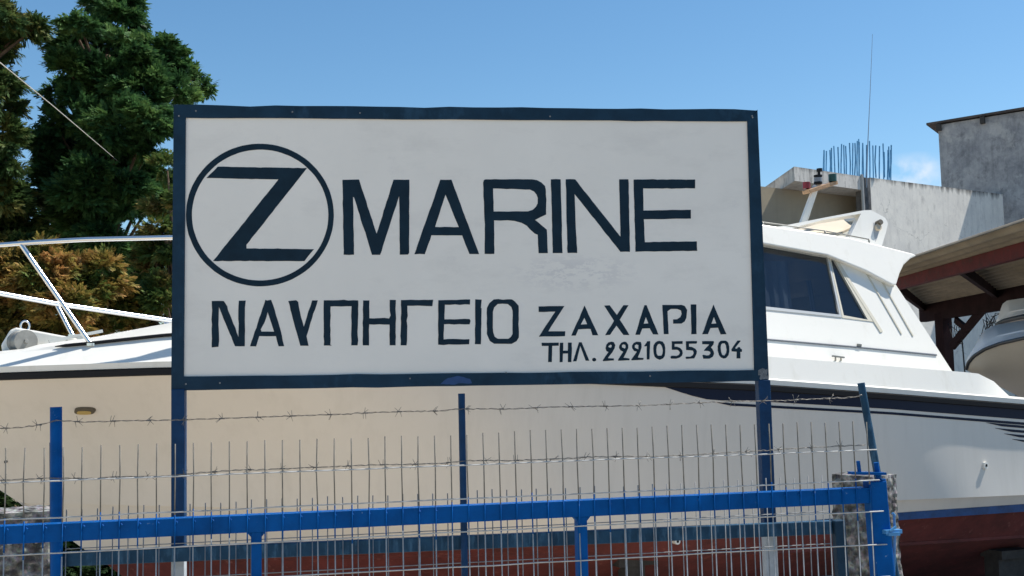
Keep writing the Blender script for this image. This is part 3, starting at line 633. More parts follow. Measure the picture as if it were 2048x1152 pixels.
CHINE = [(205, 1122), (600, 1115), (1010, 1107), (1300, 1108), (1560, 1103), (1800, 1088), (2048, 1072), (2500, 1050)]
def vs_(px): return HB * max(0.0, (1000 - px) / 1320.0) ** 2.2
def aft(px): x = min(1, max(0, (px - 1650) / 320.0)); return x * x * (3 - 2 * x)
def vk_(px): return 0.10 - 0.135 * aft(px) + (HB - 0.10) * max(0.0, (1200 - px) / 1160.0) ** 1.6
def vw_(px): return 0.15 - 0.115 * aft(px) + (HB - 0.15) * max(0.0, (1300 - px) / 1130.0) ** 1.5
def vc_(px): return 0.26 + (HB - 0.26) * max(0.0, (1400 - px) / 1195.0) ** 1.4
T = [i / (NST - 1) for i in range(NST)]
def curve(pts, vf, x0): return [b_at(x0 + (XE - x0) * t, sm(x0 + (XE - x0) * t, pts), vf(x0 + (XE - x0) * t)) for t in T]
cs = curve(SHEER, vs_, -330.0); ck = curve(KNUCK, vk_, 40.0); cw = curve(WATER, vw_, 170.0); cc = curve(CHINE, vc_, 205.0)
keel = []
for i, t in enumerate(T):
    p = cc[i]; u = (p - BO).dot(BA); kz = p.z - 0.72 * min(1, t * 9) * (1 - 0.12 * t); keel.append(bpt(u, HB, kz))
def lerp_rows(a, b, n, bulge):
    rows = []
    for j in range(n + 1):
        f = j / n; rows.append([p.lerp(q, f) + BN * ((bulge * bl(i / (NST - 1)) + 0.08 * bulge * aft(-330 + (XE + 330) * i / (NST - 1))) * 4 * f * (1 - f)) for i, (p, q) in enumerate(zip(a, b))])
    return rows
bl = lambda t: max(0.0, (0.55 - t) / 0.55) * min(1, t * 6)       # concave flare forward, none aft
topsides = lerp_rows(cs, ck, 10, 0.16)
lower = lerp_rows(ck, cw, 2, 0.0)
def lift(p, d):                                          # outwards from the near side
    return p - BN * d
boat_base = bpt((cc[45] - BO).dot(BA), HB, -0.9)
boat = empty("motor_boat", boat_base, "big white cabin motor boat with cream hull and red bottom propped behind the sign", "boat")
hm = MB()
def both(rows, mi=0):
    hm.loft(rows, mi); hm.loft([[mirror(p) for p in r] for r in rows], mi)
both(topsides)
# small step at the knuckle then strip down to the waterline
st = [[p for p in ck], [lift(p, -0.02) for p in ck]]
both(st); lower = lerp_rows([lift(p, -0.02) for p in ck], cw, 2, 0.0); both(lower)
# transom
tr_ = [r[-1] for r in topsides] + [r[-1] for r in lower] + [cc[-1], keel[-1]]
hm.loft([tr_, [mirror(p) for p in tr_]])
hull = smooth_by_angle(hm.build("hull", MT['hull'], boat, fix=False), 28)
hm = MB(); bt = lerp_rows(cw, cc, 3, 0.0); both(bt); both(lerp_rows(cc, keel, 4, 0.0)); 
smooth_by_angle(hm.build("bottom", MT['anti'], hull, fix=False), 25)
hm = MB(); bs = [[lift(p, 0.004) for p in cw], [lift(p.lerp(q, 0.0) + Vector((0, 0, -0.036 - 0.03 * i / NST)), 0.003) for i, (p, q) in enumerate(zip(cw, cc))]]; both(bs); hm.build("boot_stripe", MT['boot'], hull, fix=False)
hm = MB(); stn = [[lift(p, 0.012) + Vector((0, 0, z)) for p in cc] for z in (0.012, -0.012)]; stn.append([lift(p, -0.02) + Vector((0, 0, -0.02)) for p in cc]); both(stn); hm.build("spray_rail", MT['anti'], hull, fix=False)
# rub rail (black) and white moulding over it, following the sheer
def belt(name, z0, z1, out, m, parent, rnd=True, x0=0):
    hm2 = MB(); prof = [(0.0, z0), (out, z0 + 0.006), (out, z1 - 0.006), (0.0, z1)]
    rows = [[lift(p, o_ - 0.001) + Vector((0, 0, z_)) for p in cs[x0:]] for o_, z_ in prof]
    hm2.loft(rows); hm2.loft([[mirror(p) for p in r] for r in rows]); return hm2.build(name, m, parent, fix=False)
belt("rub_rail", -0.022, 0.026, 0.022, MT['black'], hull)
mould = [[lift(p, o_) + Vector((0, 0, z_)) for p in cs] for o_, z_ in [(-0.02, 0.026), (0.012, 0.028), (0.014, 0.065), (-0.005, 0.076)]]
# navy flash and pinstripes aft (strips lying on the topsides)
def hull_pt(px, py):
    """point of the near topsides seen at a photo pixel, found on the lofted surface grid"""
    r = ray(px, py); best = None
    for j in range(len(topsides) - 1):
        for i in range(NST - 1):
            a, b, c, d = topsides[j][i], topsides[j][i + 1], topsides[j + 1][i + 1], topsides[j + 1][i]
            for tri in ((a, b, c), (a, c, d)):
                n = (tri[1] - tri[0]).cross(tri[2] - tri[0]); dn = n.dot(r)
                if abs(dn) < 1e-9: continue
                k = n.dot(tri[0] - EYE) / dn; q = EYE + r * k
                ok = True
                for e in range(3):
                    if n.dot((tri[(e + 1) % 3] - tri[e]).cross(q - tri[e])) < -1e-9: ok = False; break
                if ok: return q
    return b_at(px, py, 0.03)
def stripe(name, top, bot, m):
    hm2 = MB(); x0, x1 = top[0][0], top[-1][0]; xs_ = np.linspace(x0, x1, max(6, int((x1 - x0) / 28)))
    rows = [[], [], []]
    for x in xs_:
        yt, yb = np.interp(x, *cat(top)), np.interp(x, *cat(bot))
        rows[0].append(lift(hull_pt(x, yt), 0.003)); rows[1].append(lift(hull_pt(x, (yt + yb) / 2), 0.003)); rows[2].append(lift(hull_pt(x, yb), 0.003))
    hm2.loft(rows); o = hm2.build(name, m, hull, fix=False); return o
stripe("navy_flash", [(1326, 772), (1536, 781), (1780, 798), (2048, 819), (2380, 846)], [(1326, 773), (1362, 785), (1405, 798), (1440, 801), (1490, 801), (1780, 818), (2048, 839), (2380, 867)], MT['navystripe'])
stripe("pinstripe", [(1432, 804.5), (1490, 808), (1780, 824), (2048, 845), (2380, 872)], [(1432, 805), (1452, 811), (1490, 813), (1780, 829), (2048, 850), (2380, 877)], MT['navystripe'])
for k, (x0, y0) in enumerate([(1972, 845), (1990, 856), (2008, 867), (2024, 878)]):
    stripe("pinstripe", [(x0, y0), (2380, y0 + .085 * (2380 - x0))], [(x0 + 0, y0 + 0.6), (x0 + 12, y0 + 6), (2380, y0 + 5.5 + .085 * (2380 - x0))], MT['navystripe'])
# deck: moulding, sloping deck edge / bulwark, crown
INNER = [(-330, 742), (-150, 726), (0, 708), (185, 691), (340, 674), (700, 668), (1100, 685), (1538, 713), (1900, 742), (1954, 746), (1976, 757), (2012, 775), (2017, 792), (2060, 796), (2500, 840)]
def iv(px): return float(np.interp(px, [-330, 0, 340, 900, 1300, 2500], [0.02, 0.13, 0.15, 0.13, 0.06, 0.05]))
def sl_(x, pts): X, Y = cat(pts); return float(np.interp(x, X, Y))
XS = [-330 + (XE + 330) * t for t in T]
ci = []
for x in XS:
    v = min(HB, vs_(x) + iv(x)); ci.append(b_at(x, sl_(x, INNER), v))
dk = MB()
rows = mould + [ci]
dk.loft(rows); dk.loft([[mirror(p) for p in r] for r in rows])
CROWN = [(-330, 742), (-150, 722), (0, 702), (60, 697), (185, 682), (344, 655), (600, 620), (800, 600), (1000, 640), (2500, 800)]
d2 = [[p for p in ci]]
for f in (0.02, 0.3, 0.65, 1.0):
    row = []
    for i, x in enumerate(XS):
        p = ci[i]; v = (p - BO).dot(BN); u = (p - BO).dot(BA)
        zc = max(p.z, b_at(x, sl_(x, CROWN), HB).z) if x < 800 else p.z - 0.02
        step = 0.035 if (f > 0 and 60 < x < 800) else 0.0
        row.append(bpt(u, v + (HB - v) * f, p.z + (zc - p.z) * (1 - (1 - f) ** 2) * (1.0 if x < 800 else 0.0) + step * min(1, f * 50) * 0.5))
    d2.append(row)
dk.loft(d2); dk.loft([[mirror(p) for p in r] for r in d2])
deck = smooth_by_angle(dk.build("deck", MT['gel'], boat, fix=False), 30)
# dark gap line along the foredeck hatch coaming
hm2 = MB(); gp = []
for x in np.linspace(110, 420, 14):
    i = min(range(NST), key=lambda k: abs(XS[k] - x)); p = ci[i].lerp(ci[i + 1], (x - XS[i]) / (XS[i + 1] - XS[i])); gp.append(p + Vector((0, 0, 0.016)) + BN * 0.0)
hm2.tube(gp, [0.003] + [0.011] * 12 + [0.011], 6); hm2.build("deck_seam", MT['black'], deck, smooth=True)

# cabin: tilted side plane
def side_plane(v0, z0, tilt):
    ez = (Vector((0, 0, 1)) + BN * tilt).normalized(); return FreePlane(bpt(0, v0, z0), BA, ez)
CAB = side_plane(0.38, 1.7, 0.42); ROOFP = side_plane(0.32, 1.7, 0.42)
cabin_outline = [(640, 720), (760, 640), (960, 470), (1200, 462), (1527, 487), (1655, 510), (1731, 541), (1792, 570), (1848, 655), (1908, 748), (1930, 770), (1538, 760), (1000, 720)]
win1 = [(1180, 480), (1527, 492), (1654, 515), (1678, 630), (1533, 614), (1150, 585)]
win2 = [(1661, 519), (1668, 520), (1735, 640), (1687, 631)]
P_ = lambda pl, pts, d=0.0: [pl.at(x, y, d) for x, y in pts]
cab = cutout("cabin", CAB, [P_(CAB, cabin_outline), P_(CAB, win1), P_(CAB, win2)], 0.03, MT['gel'], boat)
me2 = cab.data.copy(); off = boat.location
for v_ in me2.vertices: v_.co = mirror(v_.co + off) - off
bm = bmesh.new(); bm.from_mesh(cab.data); bm.from_mesh(me2)
oa = [CAB.at(x, y, -0.03) - off for x, y in cabin_outline]; ob = [mirror(p + off) - off for p in oa]
va = [bm.verts.new(p) for p in oa]; vb = [bm.verts.new(p) for p in ob]; n = len(va)
for i in range(n):
    if i in (10, 11, 12): continue
    if i == 1: continue                                   # windscreen opening, closed with glass below
    bm.faces.new((va[i], va[(i + 1) % n], vb[(i + 1) % n], vb[i]))
bm.to_mesh(cab.data); bm.free()
ws = MB(); a1, a2 = CAB.at(760, 640, -0.02), CAB.at(960, 470, -0.02); ws.bridge([a1, a2], [mirror(a1), mirror(a2)], caps=False)
ws2 = MB(); ws2.add([a1, a2, mirror(a2), mirror(a1)], [(0, 1, 2, 3)]); ws2.build("windscreen", MT['glass'], cab)
# interior: dark sole and bulkhead, curtains
it = MB(); q = [CAB.at(x, y, -0.05) for x, y in [(700, 660), (1780, 668)]]; it.add([q[0], q[1], mirror(q[1]), mirror(q[0])], [(0, 1, 2, 3)])
it.build("cabin_sole", MT['dark'], cab)
def window(pts, name, inset=0.011):
    wroot = cutout(name, CAB, [P_(CAB, pts)], 0.005, MT['glass'], cab, d=-0.012)
    me = wroot.data
    return wroot
def fat(pts, k):
    cx = sum(p[0] for p in pts) / len(pts); cy = sum(p[1] for p in pts) / len(pts)
    out = []
    for x, y in pts:
        d = math.hypot(x - cx, y - cy); out.append((x + (x - cx) / d * k, y + (y - cy) / d * k))
    return out
W1 = window(win1, "window"); W2 = window(win2, "window")
cutout("window_frame", CAB, [P_(CAB, [(1150, 472), (1527, 488.5), (1656, 511.5), (1683, 635.5), (1533, 620), (1140, 592)]), P_(CAB, win1)], 0.02, MT['alu'], W1, d=0.007)
cutout("window_frame", CAB, [P_(CAB, [(1657, 512), (1673, 516), (1746, 644), (1684, 636)]), P_(CAB, win2)], 0.014, MT['beigeframe'], W2, d=0.005)
# far side glass too
for ww in (win1, win2):
    pts = [mirror(p) for p in P_(CAB, ww, -0.015)]; m_ = MB(); m_.add(pts, [tuple(range(len(pts)))]); m_.build("window", MT['glass'], cab)
# curtains: wavy cloth behind the near glass
m_ = MB()
for (x0, x1, y0, y1) in [(1500, 1574, 522, 617), (1612, 1622, 560, 622)]:
    cols = 16; r0, r1 = [], []
    for k in range(cols + 1):
        x = x0 + (x1 - x0) * k / cols; dv = -0.10 + 0.016 * math.sin(k * 1.6)
        r0.append(CAB.at(x, y0, dv)); r1.append(CAB.at(x + 10, y1, dv))
    m_.loft([r0, r1])
smooth_by_angle(m_.build("curtain", MT['curtain'], cab, fix=False), 60)
# louvred aft quarter panel: beige trim strips standing 3 mm proud
m_ = MB()
for (x0, y0, x1, y1, wd) in [(1668, 514, 1763, 664, 0.03), (1728, 538, 1803, 668, 0.012), (1757, 551, 1826, 672, 0.012), (1672, 516, 1788, 571, 0.014)]:
    m_.bar(CAB.at(x0, y0, 0.003), CAB.at(x1, y1, 0.003), wd, 0.008, BA)
m_.build("trim_strip", MT['beigeframe'], cab)
m_ = MB(); m_.tube([CAB.at(x, y, 0.004) for x, y in [(1400, 668), (1536, 679), (1700, 693), (1873, 710)]], 0.008, 6)
m_.build("seam", mat("grey_seam", (0.11, 0.13, 0.16), 0.6), cab, smooth=True)
m_ = MB(); m_.bar(CAB.at(1665, 712, 0.03), CAB.at(1688, 715, 0.03), 0.012, 0.02, (0, 0, 1))
for x in (1671, 1682): m_.bar(CAB.at(x, 714, 0.03), CAB.at(x, 721, 0.0), 0.01, 0.01, BA)
m_.build("cleat", MT['drum'], cab); m_ = MB(); m_.bar(CAB.at(1715, 690, 0.012), CAB.at(1722, 691, 0.012), 0.02, 0.02, (0, 0, 1))
m_.build("fitting", MT['drum'], cab)
# roof
roof_o = [(930, 440), (1200, 424), (1400, 434), (1526, 449), (1699, 475), (1826, 507), (1834, 511), (1822, 517), (1808, 530), (1800, 547), (1793, 570), (1786, 570), (1731, 541), (1655, 510), (1527, 487), (1200, 462), (960, 470), (925, 458)]
ra = P_(ROOFP, roof_o); rbm = MB(); rbm.bridge(ra, [mirror(p) for p in ra])
roof = rbm.build("roof", MT['gel'], boat, bevel=0.012)
m_ = MB(); rp = [ROOFP.at(x, y, -0.06) for x, y in [(1420, 437), (1526, 447), (1650, 464), (1738, 481)]]
m_.tube([p + Vector((0, 0, 0.010)) for p in rp], 0.006, 8)
for p in rp: m_.tube([p - Vector((0, 0, 0.03)), p + Vector((0, 0, 0.010))], 0.008, 8)
m_.build("grab_rail", MT['drum'], roof, smooth=True)
# arch over the flying bridge
AR = side_plane(0.62, 1.7, 0.30)
arch_o = [(1540, 466), (1540, 456), (1564, 452), (1650, 435), (1728, 420.5), (1742, 420), (1757, 428), (1771, 436), (1776, 447), (1772, 465), (1762, 497), (1700, 487)]
arch_h = [(1584, 456), (1650, 439), (1722, 427), (1712, 448), (1698, 478), (1640, 468)]
m_ = MB(); q = [AR.at(x, y, -0.088) for x, y in [(1728, 421.5), (1742, 421.5), (1770, 437), (1774.5, 447), (1763, 462), (1726, 436)]]; m_.bridge(q, [mirror(p) for p in q]); arch = m_.build("radar_arch", MT['gel'], boat, bevel=0.012)
leg_ = cutout("arch_side", AR, [P_(AR, arch_o), P_(AR, arch_h)], 0.085, MT['gel'], arch)
me2 = leg_.data.copy()
for v_ in me2.vertices: v_.co = mirror(v_.co + off) - off
bm = bmesh.new(); bm.from_mesh(me2); bmesh.ops.reverse_faces(bm, faces=bm.faces); bm.to_mesh(me2); bm.free()
far_leg = bpy.data.objects.new("arch_side", me2); COL.objects.link(far_leg); far_leg.parent = arch
for o_ in (leg_, far_leg):
    b_ = o_.modifiers.new("bevel", 'BEVEL'); b_.width = 0.010; b_.segments = 2; b_.limit_method = 'ANGLE'; b_.angle_limit = math.radians(40)
lp_ = [(1574, 466, -0.06), (1590, 458, -0.30), (1660, 441, -0.36), (1720, 433, -0.36), (1712, 450, -0.2), (1655, 477, -0.06)]
m_ = MB(); m_.prism([AR.at(x, y, d) for x, y, d in lp_], (0, 0, -0.02)); m_.build("lining", MT['beige'], arch)
cutout("dark_opening", AR, [P_(AR, [(1570, 470), (1584, 450), (1728, 420.5), (1722, 440), (1702, 488), (1640, 478)])], 0.01, mat("smoked_panel", (0.05, 0.052, 0.05), 0.5), arch, d=-0.42)
m_ = MB(); c = AR.at(1755, 448, 0.0); m_.tube([c, c + AR.n * 0.05], [0.028, 0.024], 14); smooth_by_angle(m_.build("deck_lamp", MT['bronze'], arch), 40)
m_ = MB(); c = AR.at(1754, 456, 0.0); m_.tube([c, c + AR.n * 0.03], [0.033, 0.030], 14); smooth_by_angle(m_.build("lamp_base", MT['beige'], arch), 40)
cutout("recess", AR, [P_(AR, [(1746, 446), (1752, 444), (1759, 452), (1758, 462), (1754, 478), (1751, 484), (1748, 472)])], 0.001, mat("grey_recess", (0.42, 0.43, 0.43), 0.6), arch, d=0.001)
# light mast with red, green and white navigation lamps
MP = side_plane(1.15, 1.7, 0.0)
m_ = MB(); a, b = MP.at(1603, 450), MP.at(1632, 372); m_.bar(a, b, 0.05, 0.03, BA); m_.bar(a + BA * 0.045, b + BA * 0.03, 0.010, 0.012, BA)
mast = m_.build("light_mast", MT['gel'], boat, bevel=0.004)
m_ = MB(); m_.bar(MP.at(1612, 384, 0.03), MP.at(1668, 366, -0.03), 0.035, 0.09, (0, 0, 1)); m_.build("crossbar", MT['wood'], mast, bevel=0.004)
def lamp(px, py, r_, h, name, m, topr=None):
    c = MP.at(px, py); l = MB(); l.tube([c - Vector((0, 0, h / 2)), c + Vector((0, 0, h / 2))], r_, 16)
    return smooth_by_angle(l.build(name, m, mast), 40)
lamp(1613, 371, 0.034, 0.058, "navigation_lamp", MT['redlamp']); lamp(1665, 356, 0.036, 0.066, "navigation_lamp", MT['greenlamp'])
lamp(1636, 360, 0.036, 0.04, "white_lamp", mat("grey_lamp", (0.20, 0.22, 0.25), 0.4)); lamp(1636, 366, 0.038, 0.018, "lamp_cap", MT['black']); lamp(1636, 352, 0.038, 0.016, "lamp_cap", MT['black'])
lamp(1638, 347, 0.012, 0.04, "lamp_stem", MT['black']); lamp(1639, 340, 0.026, 0.026, "lamp_cap", MT['black'])
# bow rail
m_ = MB(); TR = [(-330, 520), (-180, 500), (0, 490), (80, 484), (170, 479), (344, 475), (520, 480), (760, 560), (800, 640)]
def railv(px): return min(HB, vs_(px) + 0.16)
X, Y = cat(TR); tp_ = [b_at(x, float(np.interp(x, X, Y)), railv(x)) for x in np.linspace(-330, 800, 48)]
ring = tp_[::-1] + [mirror(p) for p in tp_[1:]]
brail = MB(); brail.tube(tp_, 0.0155, 10); bow = smooth_by_angle(brail.build("bow_rail", MT['steel'], boat), 60)
# far side rail, traced where it shows
FR = [(-250, 540), (0, 587), (115, 608), (340, 641), (500, 652)]
X2, Y2 = cat(FR); fr_ = [b_at(x, float(np.interp(x, X2, Y2)), 2 * HB - vs_(x) * 0.9 - 0.45) for x in np.linspace(-250, 500, 24)]
m_ = MB(); m_.tube(fr_, 0.019, 10); m_.tube([tp_[0], (tp_[0] + fr_[0]) / 2 - BA * 0.12, fr_[0]], 0.0155, 10); smooth_by_angle(m_.build("rail_tube", MT['steel'], bow), 60)
def stanch(p, q, r_=0.014, base=True):
    m_ = MB(); m_.tube([p, q], r_, 10)
    if base: m_.tube([q - Vector((0, 0, 0.006)), q + Vector((0, 0, 0.012))], r_ * 2.1, 12)
    smooth_by_angle(m_.build("stanchion", MT['steel'], bow), 40)
stanch(b_at(43, 490, railv(43)), b_at(183, 690, vs_(183) + 0.15), 0.0155)
fv = 2 * HB - 0.7
stanch(b_at(113, 608, fv), b_at(146, 672, fv - 0.15), 0.017); stanch(b_at(329, 640, fv + 0.1), b_at(340, 660, fv), 0.017)
stanch(b_at(430, 478, railv(430)), b_at(540, 668, vs_(540) + 0.15), 0.0155); stanch(b_at(700, 540, railv(700)), b_at(760, 668, vs_(760) + 0.13), 0.0155)
# windlass with drum and anchor roller on the foredeck
WL = side_plane(HB - 0.12, 1.7, 0.0)
hs = [(2, 690), (20, 660), (32, 655), (75, 662), (140, 674), (170, 680), (150, 700), (40, 712), (6, 712)]
m_ = MB(); m_.prism(P_(WL, hs), BN * 0.24); wl = m_.build("windlass", MT['gel'], boat, bevel=0.012)
m_ = MB(); c = WL.at(46, 683); da = (-BN + BA * 0.42).normalized(); c = WL.at(40, 684); m_.tube([c - da * 0.03, c + da * 0.010, c + da * 0.014, c + da * 0.098, c + da * 0.102, c + da * 0.112], [0.079, 0.079, 0.073, 0.073, 0.079, 0.079], 36); m_.tube([c + da * 0.112, c + da * 0.128], [0.017, 0.014], 12); smooth_by_angle(m_.build("drum", MT['drum'], wl), 40)
m_ = MB(); c = WL.at(50, 652, -0.05); ring_ = [c + (BA * math.cos(a) * 0.028 + Vector((0, 0, 1)) * math.sin(a) * 0.036) for a in np.linspace(0, 2 * math.pi, 20, endpoint=False)]
m_.tube(ring_, 0.007, 8, closed=True); smooth_by_angle(m_.build("shackle", MT['steel'], wl), 60)
m_ = MB(); m_.bar(WL.at(98, 683, 0.1), WL.at(205, 662, 0.0), 0.022, 0.018, (0, 0, 1)); m_.bar(WL.at(132, 678, 0.05), WL.at(138, 690, 0.05), 0.012, 0.012, BA)
m_.bar(WL.at(154, 680, 0.1), WL.at(170, 679, 0.1), 0.05, 0.02, (0, 0, 1)); m_.build("anchor_bar", MT['alu'], wl)
# oval port with amber glass, small drains
def hull_disc(px, py, rx, ry, d0, d1, name, m, parent=hull, n=28):
    c = hull_pt(px, py); e = (hull_pt(px + 12, py) - hull_pt(px - 12, py)).normalized(); f = (hull_pt(px, py - 12) - hull_pt(px, py + 12)).normalized(); nn = e.cross(f).normalized()
    if nn.y > 0: nn = -nn
    def lp(k):
        a = 2 * math.pi * k / n; x, y = math.cos(a), math.sin(a); s = (abs(x) ** 3 + abs(y) ** 3) ** (-1 / 3.0); return x * s * rx, y * s * ry
    pa = [c + e * lp(k)[0] + f * lp(k)[1] + nn * d0 for k in range(n)]; pb_ = [c + e * lp(k)[0] * .93 + f * lp(k)[1] * .9 + nn * d1 for k in range(n)]
    m_ = MB(); m_.bridge(pa, pb_); return smooth_by_angle(m_.build(name, m, parent), 40)
po = hull_disc(170.5, 820, 0.074, 0.031, -0.01, 0.016, "porthole", MT['bronze']); hull_disc(170, 822, 0.052, 0.019, -0.01, 0.0185, "port_glass", MT['amber'], po)
hull_disc(12, 923, 0.012, 0.012, -0.01, 0.006, "drain", MT['black'])
q = hull_disc(1969, 931, 0.022, 0.030, -0.01, 0.02, "drain", MT['gel']); hull_disc(1969, 931, 0.010, 0.012, -0.01, 0.0225, "drain_hole", MT['black'], q)
c = b_at(1347, 1081, vw_(1347) + 0.05)
m_ = MB(); m_.tube([c + BN * 0.05, c - BN * 0.06], 0.022, 14); m_.tube([c - BN * 0.06, c - BN * 0.062], 0.010, 12, 1); m_.build("drain", [MT['gel'], MT['black']], hull)
# props under the hull
for k, (px, py, lab) in enumerate([(1262, 1112, "timber prop under the red bottom of the motor boat, seen through the mesh"), (2010, 1100, "dark timber block under the stern of the motor boat")]):
    c = b_at(px, py, 0.55); m_ = MB(); zt = c.z - 0.05
    m_.box((c.x, c.y, (zt - 0.9) / 2), BA * (0.07 if k == 0 else 0.16), BN * 0.08, (0, 0, (zt + 0.9) / 2)); m_.box((c.x, c.y, zt + 0.03), BA * 0.16, BN * 0.12, (0, 0, 0.035))
    tag(m_.build("boat_prop", mat("prop_timber", (0.045, 0.042, 0.04), 0.9, var=0.4, scale=9), loc=(c.x, c.y, -0.9)), lab, "prop", "props under the motor boat")
c = bpt((keel[40] - BO).dot(BA), HB, 0)
m_ = MB(); zt = keel[40].z
m_.box((c.x, c.y, (zt - 0.9) / 2), BA * 0.5, BN * 0.2, (0, 0, (zt + 0.9) / 2 + 0.01)); tag(m_.build("boat_prop", mat("keel_timber", (0.10, 0.09, 0.08), 0.9, var=0.4, scale=9), loc=(c.x, c.y, -0.9)), "stack of timber blocks under the keel of the motor boat", "prop", "props under the motor boat")

# ------------------------------------------------------------------ the two small boats at right
MT['black2'] = mat("grey_black_fender", (0.03, 0.034, 0.038), 0.5)
MT['greywhite'] = mat("small_boat_gelcoat", (0.80, 0.785, 0.75), 0.4, var=0.05, scale=3)  # plain white gelcoat of the small foredecks
MT['hull2'] = mat("cream_hull", (0.58, 0.53, 0.44), 0.35, var=0.04, scale=1)
def small_boat(label, gun, kee, dek, far, band, floor):
    """bow of a small boat: near gunwale, keel and deck edge lines as (photo x, photo y, depth); far = vector to the far gunwale"""
    def line(l, n=30):
        t = np.linspace(0, 1, n); q = np.linspace(0, 1, len(l)); a = np.array(l, float)
        return [at_y(float(np.interp(k, q, a[:, 0])), float(np.interp(k, q, a[:, 1])), 1.18 * float(np.interp(k, q, a[:, 2]))) for k in t]
    G, K_, D = line(gun), line(kee), line(dek); far = Vector(far)
    c = (G[-1] + K_[-1]) / 2; root = empty("small_boat", (c.x, c.y, -0.9), label, "boat"); n = len(G)
    F_ = [g + far * (i / (n - 1)) ** 0.6 for i, g in enumerate(G)]
    m_ = MB(); rows = []
    for f in (0, .2, .4, .6, .8, 1.0):
        rows.append([g.lerp(k, f) + Vector((0.02, -0.16, -0.05)) * (4 * f * (1 - f)) * min(1, i / 8) for i, (g, k) in enumerate(zip(G, K_))])
    m_.loft(rows); m_.loft([K_, [k.lerp(f2, 0.5) + far * 0.1 for k, f2 in zip(K_, F_)], F_])
    m_.add([r[-1] for r in rows] + [F_[-1]], [tuple(range(len(rows) + 1))])
    smooth_by_angle(m_.build("hull", MT['hull2'], root, fix=False), 40)
    m_ = MB(); m_.tube(G, band, 8); m_.tube(F_, band, 8); smooth_by_angle(m_.build("rub_rail", MT['black2'], root), 60)
    up_ = Vector((0, 0, band)); mid_ = [g.lerp(d, 0.28) + Vector((0, 0, 0.02)) for g, d in zip(G, D)]; top_ = [d + far * 0.8 * (i / (n - 1)) ** 0.6 for i, d in enumerate(D)]
    m_ = MB(); m_.loft([[g + up_ for g in G], mid_, [p + Vector((0.0, 0.05, 0.015)) for p in mid_], D, top_, [f2 + up_ for f2 in F_]]); dk2 = smooth_by_angle(m_.build("foredeck", MT['greywhite'], root, fix=False), 25)
    m_ = MB(); b = K_[-1]; m_.box((b.x, b.y + 0.2, (b.z - 0.9) / 2), (0.25, 0, 0), (0, 0.15, 0), (0, 0, (b.z + 0.9) / 2)); m_.build("cradle", MT['darksteel'], root)
    return root
small_boat("lower of the two small boat bows at right, with grey white foredeck",
  [(1933,737,12.6),(1937,725,12.5),(1948,712,12.4),(1970,698,12.2),(2000,687,12.0),(2048,676,11.6),(2130,662,11.0),(2420,640,9.6)],
  [(1934,741,12.62),(1945,747,12.7),(1965,757,12.8),(1990,769,12.95),(2016,782,13.05),(2048,798,13.2),(2130,842,13.6),(2420,930,12.6)],
  [(1936,718,12.75),(1947,698,12.8),(1956,680,12.85),(1968,661,12.9),(1990,650,12.9),(2048,640,12.6),(2130,630,12.0),(2420,612,10.6)], (1.2, 1.6, 0), 0.024, -0.9)
rt = small_boat("higher boat bow with boxy white deck and dark rubbing band under the red canopy",
  [(1994,651,14.2),(1998,647,14.1),(2008,642,14.0),(2024,638,13.8),(2048,633,13.5),(2130,622,12.6),(2420,590,10.6)],
  [(1995,653,14.22),(2003,655,14.3),(2014,658,14.4),(2030,662,14.5),(2048,667,14.7),(2130,690,15.4),(2420,800,13.4)],
  [(1996,643,14.3),(2000,622,14.35),(2005,608,14.35),(2014,601,14.3),(2048,596,14.0),(2130,588,13.2),(2420,556,11.2)], (1.0, 1.8, 0), 0.036, -0.9)

# ------------------------------------------------------------------ concrete building with slab roof and rebar, taller house
ZT = 7.45
cw_ = concrete("weathered_concrete_wall", (0.90, 0.85, 0.76, 1), (0.74, 0.70, 0.64, 1), 0.12, ZT, 0.6, 1.4)
cs_ = concrete("stained_slab_edge", (0.66, 0.63, 0.58, 1), (0.46, 0.44, 0.41, 1), 0.45, ZT, 0.42, 1.3, 0.5)
cg_ = concrete("grey_rendered_wall", (0.47, 0.455, 0.44, 1), (0.25, 0.25, 0.26, 1), 0.22, None, 1, 2.0)
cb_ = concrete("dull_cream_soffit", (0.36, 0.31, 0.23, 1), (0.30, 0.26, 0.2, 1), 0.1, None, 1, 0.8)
wear(cw_, (0.40, 0.38, 0.35), 5.0, 0.54, 0.74, 0.55, (1, 1, 0.5)); wear(cw_, (0.30, 0.29, 0.28), 22, 0.66, 0.72, 0.5)
wear(cg_, (0.15, 0.15, 0.155), 4.0, 0.48, 0.66, 0.6, (1, 1, 0.7)); wear(cg_, (0.60, 0.57, 0.52), 1.2, 0.55, 0.66, 0.6); wear(cs_, (0.14, 0.13, 0.12), 7.0, 0.55, 0.68, 0.7, (1, 1, 0.35))
Av, Bv, Cv = at_z(1500, 395, ZT), at_z(1588, 333, ZT), at_z(1740, 355, ZT); Dv = at_z(1985, 386, ZT); Av = Bv + (at_z(1524, 378, ZT) - Bv) * 2.6
bld = empty("concrete_building", (Cv.x, Cv.y, -0.9), "unfinished concrete building with projecting flat roof slab and bare rebar on top", "building")
wd = (Dv - Cv).normalized(); wn = Vector((wd.y, -wd.x, 0))
# main wall
m_ = MB(); c0 = Vector((Cv.x, Cv.y, 0)); d0 = Vector((Dv.x, Dv.y, 0)); ex_ = d0 + wd * 4
m_.prism([c0 + Vector((0, 0, -0.9)), ex_ + Vector((0, 0, -0.9)), ex_ + Vector((0, 0, ZT)), c0 + Vector((0, 0, ZT))], -wn * 0.35); m_.build("wall", cw_, bld)
